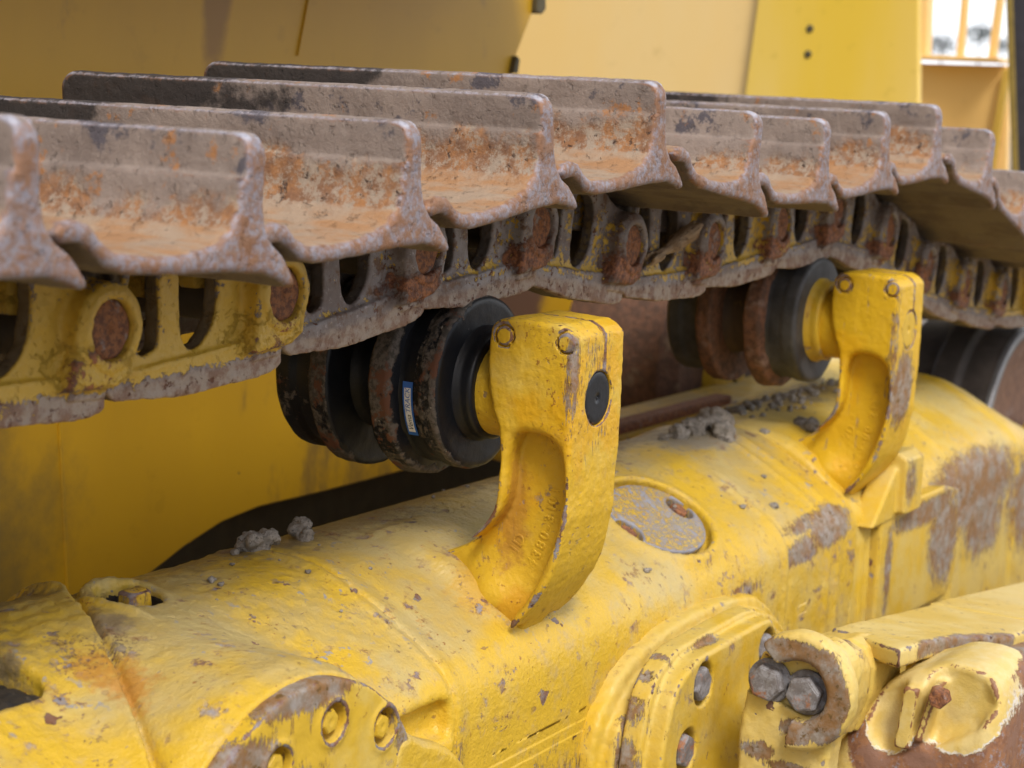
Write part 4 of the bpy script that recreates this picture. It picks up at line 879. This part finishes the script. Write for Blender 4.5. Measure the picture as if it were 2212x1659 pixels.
# spring or final drive housing lumps behind roller 2
FD = thing('final_drive', 'rusty brown housing with a yellow boss, blurred behind the second roller', 'housing', (2.0, .9, -.35)); DO = tuple(FD.location)
link('housing', lathe('housing', [(.75, .02), (.75, .20), (.78, .24), (1.0, .25)], 48, 'y', (0, -.9, .12)), brown('housing_rust', (.16, .08, .05), (.09, .05, .035), (.2, .14, .09)), FD)
link('boss', lathe('boss', [(.70, .01), (.70, .05), (.72, .06), (.76, .06)], 32, 'y', (-.02, -.9, .08)), YBOLT, FD)
TK = thing('cylinder_mount', 'pale yellow rounded mount with dark bolt holes, blurred behind the far bracket', 'mount', (2.6, .8, -.50)); KO = tuple(TK.location)
g = Grid((2.1, .5, -.75), (3.3, 1.05, -.2), .02)
link('mount_body', g.mesh('mount_body', smin(cyl(g, 'x', (.80, -.52), .20, 2.25, 3.2, .05), box(g, (2.8, .75, -.48), (.35, .2, .12), .05), .05), origin=KO), ARM, TK)
for yq, zq in ((.68, -.42), (.83, -.37), (.72, -.54)): link('bolt_hole', lathe('bolt_hole', [(2.235, .0001), (2.235, .022), (2.26, .022)], 24, 'x', (-2.6, yq-.8, zq+.5)), DARK, TK)

# ------------------------------------------------------------------ blade and guards far behind
BX = 3.4
def bp(u_, v_, X=BX): p = on(u_, v_, 0, X); return (p[1], p[2])
BD = thing('dozer_blade', 'tall pale yellow blade panels with two bolt holes, out of focus', 'blade', (BX, 1.2, -.8)); BO = tuple(BD.location)
pale = soft_paint('sunlit_panel_paint', (.84, .57, .20), (.82, .61, .28), .9, .45); lem = soft_paint('lemon_panel_paint', (.76, .51, .045), (.80, .58, .17), 1.2, .35, stretch=(1, 1, .25))
cream = soft_paint('cream_panel_paint', (.86, .56, .20), (.85, .58, .25), 1.1, .45)
link('left_panel', bevelled('left_panel', [bp(1000, 900), bp(1000, -120), bp(1655, -120), bp(1560, 620), bp(1540, 900)], 0, BX, BX+.04, .004, BO), pale, BD)
rp = link('right_panel', bevelled('right_panel', [bp(1552, 620, BX-.03), bp(1655, -120, BX-.03), bp(1985, -120, BX-.03), bp(1985, 620, BX-.03)], 0, BX-.035, BX-.005, .004, BO), lem, BD)
for (u_, v_) in ((1749, 62), (1745, 117)):
    p = on(u_, v_, 0, BX-.036); link('bolt_hole', lathe('bolt_hole', [(-.002, .0001), (-.002, .010), (.004, .0125)], 24, 'x', Vector(p)-Vector(BO)), DARK, rp)
GX = 4.2
GD = thing('barred_guard', 'cream panel with a barred window opening onto bright sky, top right corner', 'guard', (GX, .9, -.6)); GO = tuple(GD.location)
def gp(u_, v_): return bp(u_, v_, GX)
link('lower_panel', bevelled('lower_panel', [gp(1960, 136), gp(2180, 142), gp(2168, 640), gp(1960, 640)], 0, GX, GX+.03, .003, GO), cream, GD)
link('sill', bevelled('sill', [gp(1985, 119), gp(2176, 127), gp(2176, 137), gp(1985, 129)], 0, GX-.09, GX+.03, .004, GO), cream, GD)
link('left_post', bevelled('left_post', [gp(1940, -80), gp(2010, -80), gp(2002, 125), gp(1940, 125)], 0, GX-.005, GX+.05, .004, GO), cream, GD)
for (a, b, w_) in ((2082, 2070, 14), (2160, 2140, 16)):
    link('bar', bevelled('bar', [gp(a-w_/2+6, -80), gp(a+w_/2+6, -80), gp(b+w_/2, 124), gp(b-w_/2, 124)], 0, GX+.006, GX+.035, .003, GO), cream, GD)
link('brace', bevelled('brace', [gp(2172, 150), gp(2188, 150), gp(2150, 380), gp(2132, 380)], 0, GX-.03, GX-.004, .003, GO), soft_paint('deep_yellow_brace', (.62, .38, .05), (.6, .4, .08), 2), GD)
PX_ = 3.9
PT = thing('dark_post', 'dark upright post with a yellow edge strip at the top right border', 'post', (PX_, .45, -.5)); PTO = tuple(PT.location)
link('post_body', bevelled('post_body', [bp(2183, -80, PX_), bp(2260, -80, PX_), bp(2260, 560, PX_), bp(2203, 560, PX_)], 0, PX_, PX_+.06, .004, PTO), plain('charcoal_post', (.035, .035, .05), .5), PT)
link('edge_strip', bevelled('edge_strip', [bp(2170, -80, PX_-.01), bp(2184, -80, PX_-.01), bp(2204, 560, PX_-.01), bp(2192, 560, PX_-.01)], 0, PX_-.012, PX_+.05, .003, PTO), plain('olive_edge_paint', (.25, .18, .04), .5), PT)

# ------------------------------------------------------------------ ground and the trees beyond
me = bpy.data.meshes.new('ground'); me.from_pydata([(-200, -200, -1.25), (200, -200, -1.25), (200, 200, -1.25), (-200, 200, -1.25)], [], [(0, 1, 2, 3)])
tag(link('ground', me, plain('brown_gravel', (.17, .145, .12), .9, 0, .3, 8)), 'dirt ground under the machine', 'ground', kind='structure')
SKM = bpy.data.materials.new('overcast_cloud'); SKM.use_nodes = True; t_ = SKM.node_tree; t_.nodes.clear()
em = t_.nodes.new('ShaderNodeEmission'); em.inputs[0].default_value = (.93, .96, 1, 1); em.inputs[1].default_value = 1.0; ou = t_.nodes.new('ShaderNodeOutputMaterial'); t_.links.new(em.outputs[0], ou.inputs[0])
V_ = []; F_ = []
for i in range(33):
    a = R(-70+140*i/32)
    for j in range(9):
        e_ = R(-1+46*j/8); V_.append((180*math.cos(a)*math.cos(e_), 180*math.sin(a)*math.cos(e_), 180*math.sin(e_)))
for i in range(32):
    for j in range(8): k = i*9+j; F_.append((k, k+1, k+10, k+9))
me = bpy.data.meshes.new('sky'); me.from_pydata(V_, [], F_); me.update()
tag(link('sky', me, SKM), 'bright white overcast sky', 'sky', kind='structure')
LEAF = plain('blue_green_leaves', (.06, .085, .08), .7, 0, .5, 2); BARK = plain('bark', (.10, .08, .07), .9)
def tree(px, pz, X, r_, seed, label):
    c = on(px, pz, 0, X); rnd = random.Random(seed); t = thing('tree', label, 'tree', (X, c[1], -1.25), 'trees seen through the guard')
    H = c[2]+1.25; bm = bmesh.new()
    for i in range(900):
        d = Vector((rnd.gauss(0, 1), rnd.gauss(0, 1), rnd.gauss(0, .8))).normalized()*(r_*rnd.random()**.45)*(1+.3*math.sin(i*.7))
        s_ = r_*rnd.uniform(.04, .10); m_ = Matrix.Translation(d+Vector((0, 0, H))) @ Matrix.Rotation(rnd.uniform(0, 6), 4, Vector((rnd.random(), rnd.random(), rnd.random())).normalized()) @ Matrix.Diagonal((s_, s_*.6, 1, 1))
        vs = [bm.verts.new(m_ @ Vector(q_)) for q_ in ((-1, -.6, 0), (0, -1, .0), (1, 0, 0), (0, 1, 0))]; bm.faces.new(vs)
    m = bpy.data.meshes.new('crown'); bm.to_mesh(m); bm.free(); link('crown', m, LEAF, t)
    link('trunk', lathe('trunk', [(0, r_*.14), (H*.6, r_*.09), (H, r_*.04)], 10, 'z', step=.5), BARK, t)
tree(2035, 95, 22, .20, 1, 'blurred grey-blue tree in the left opening of the barred guard'); tree(2118, 72, 22, .20, 2, 'blurred bluish tree in the middle opening of the barred guard'); tree(2165, 100, 24, .15, 3, 'small blurred tree in the right sliver of the barred guard')
print('scene built')
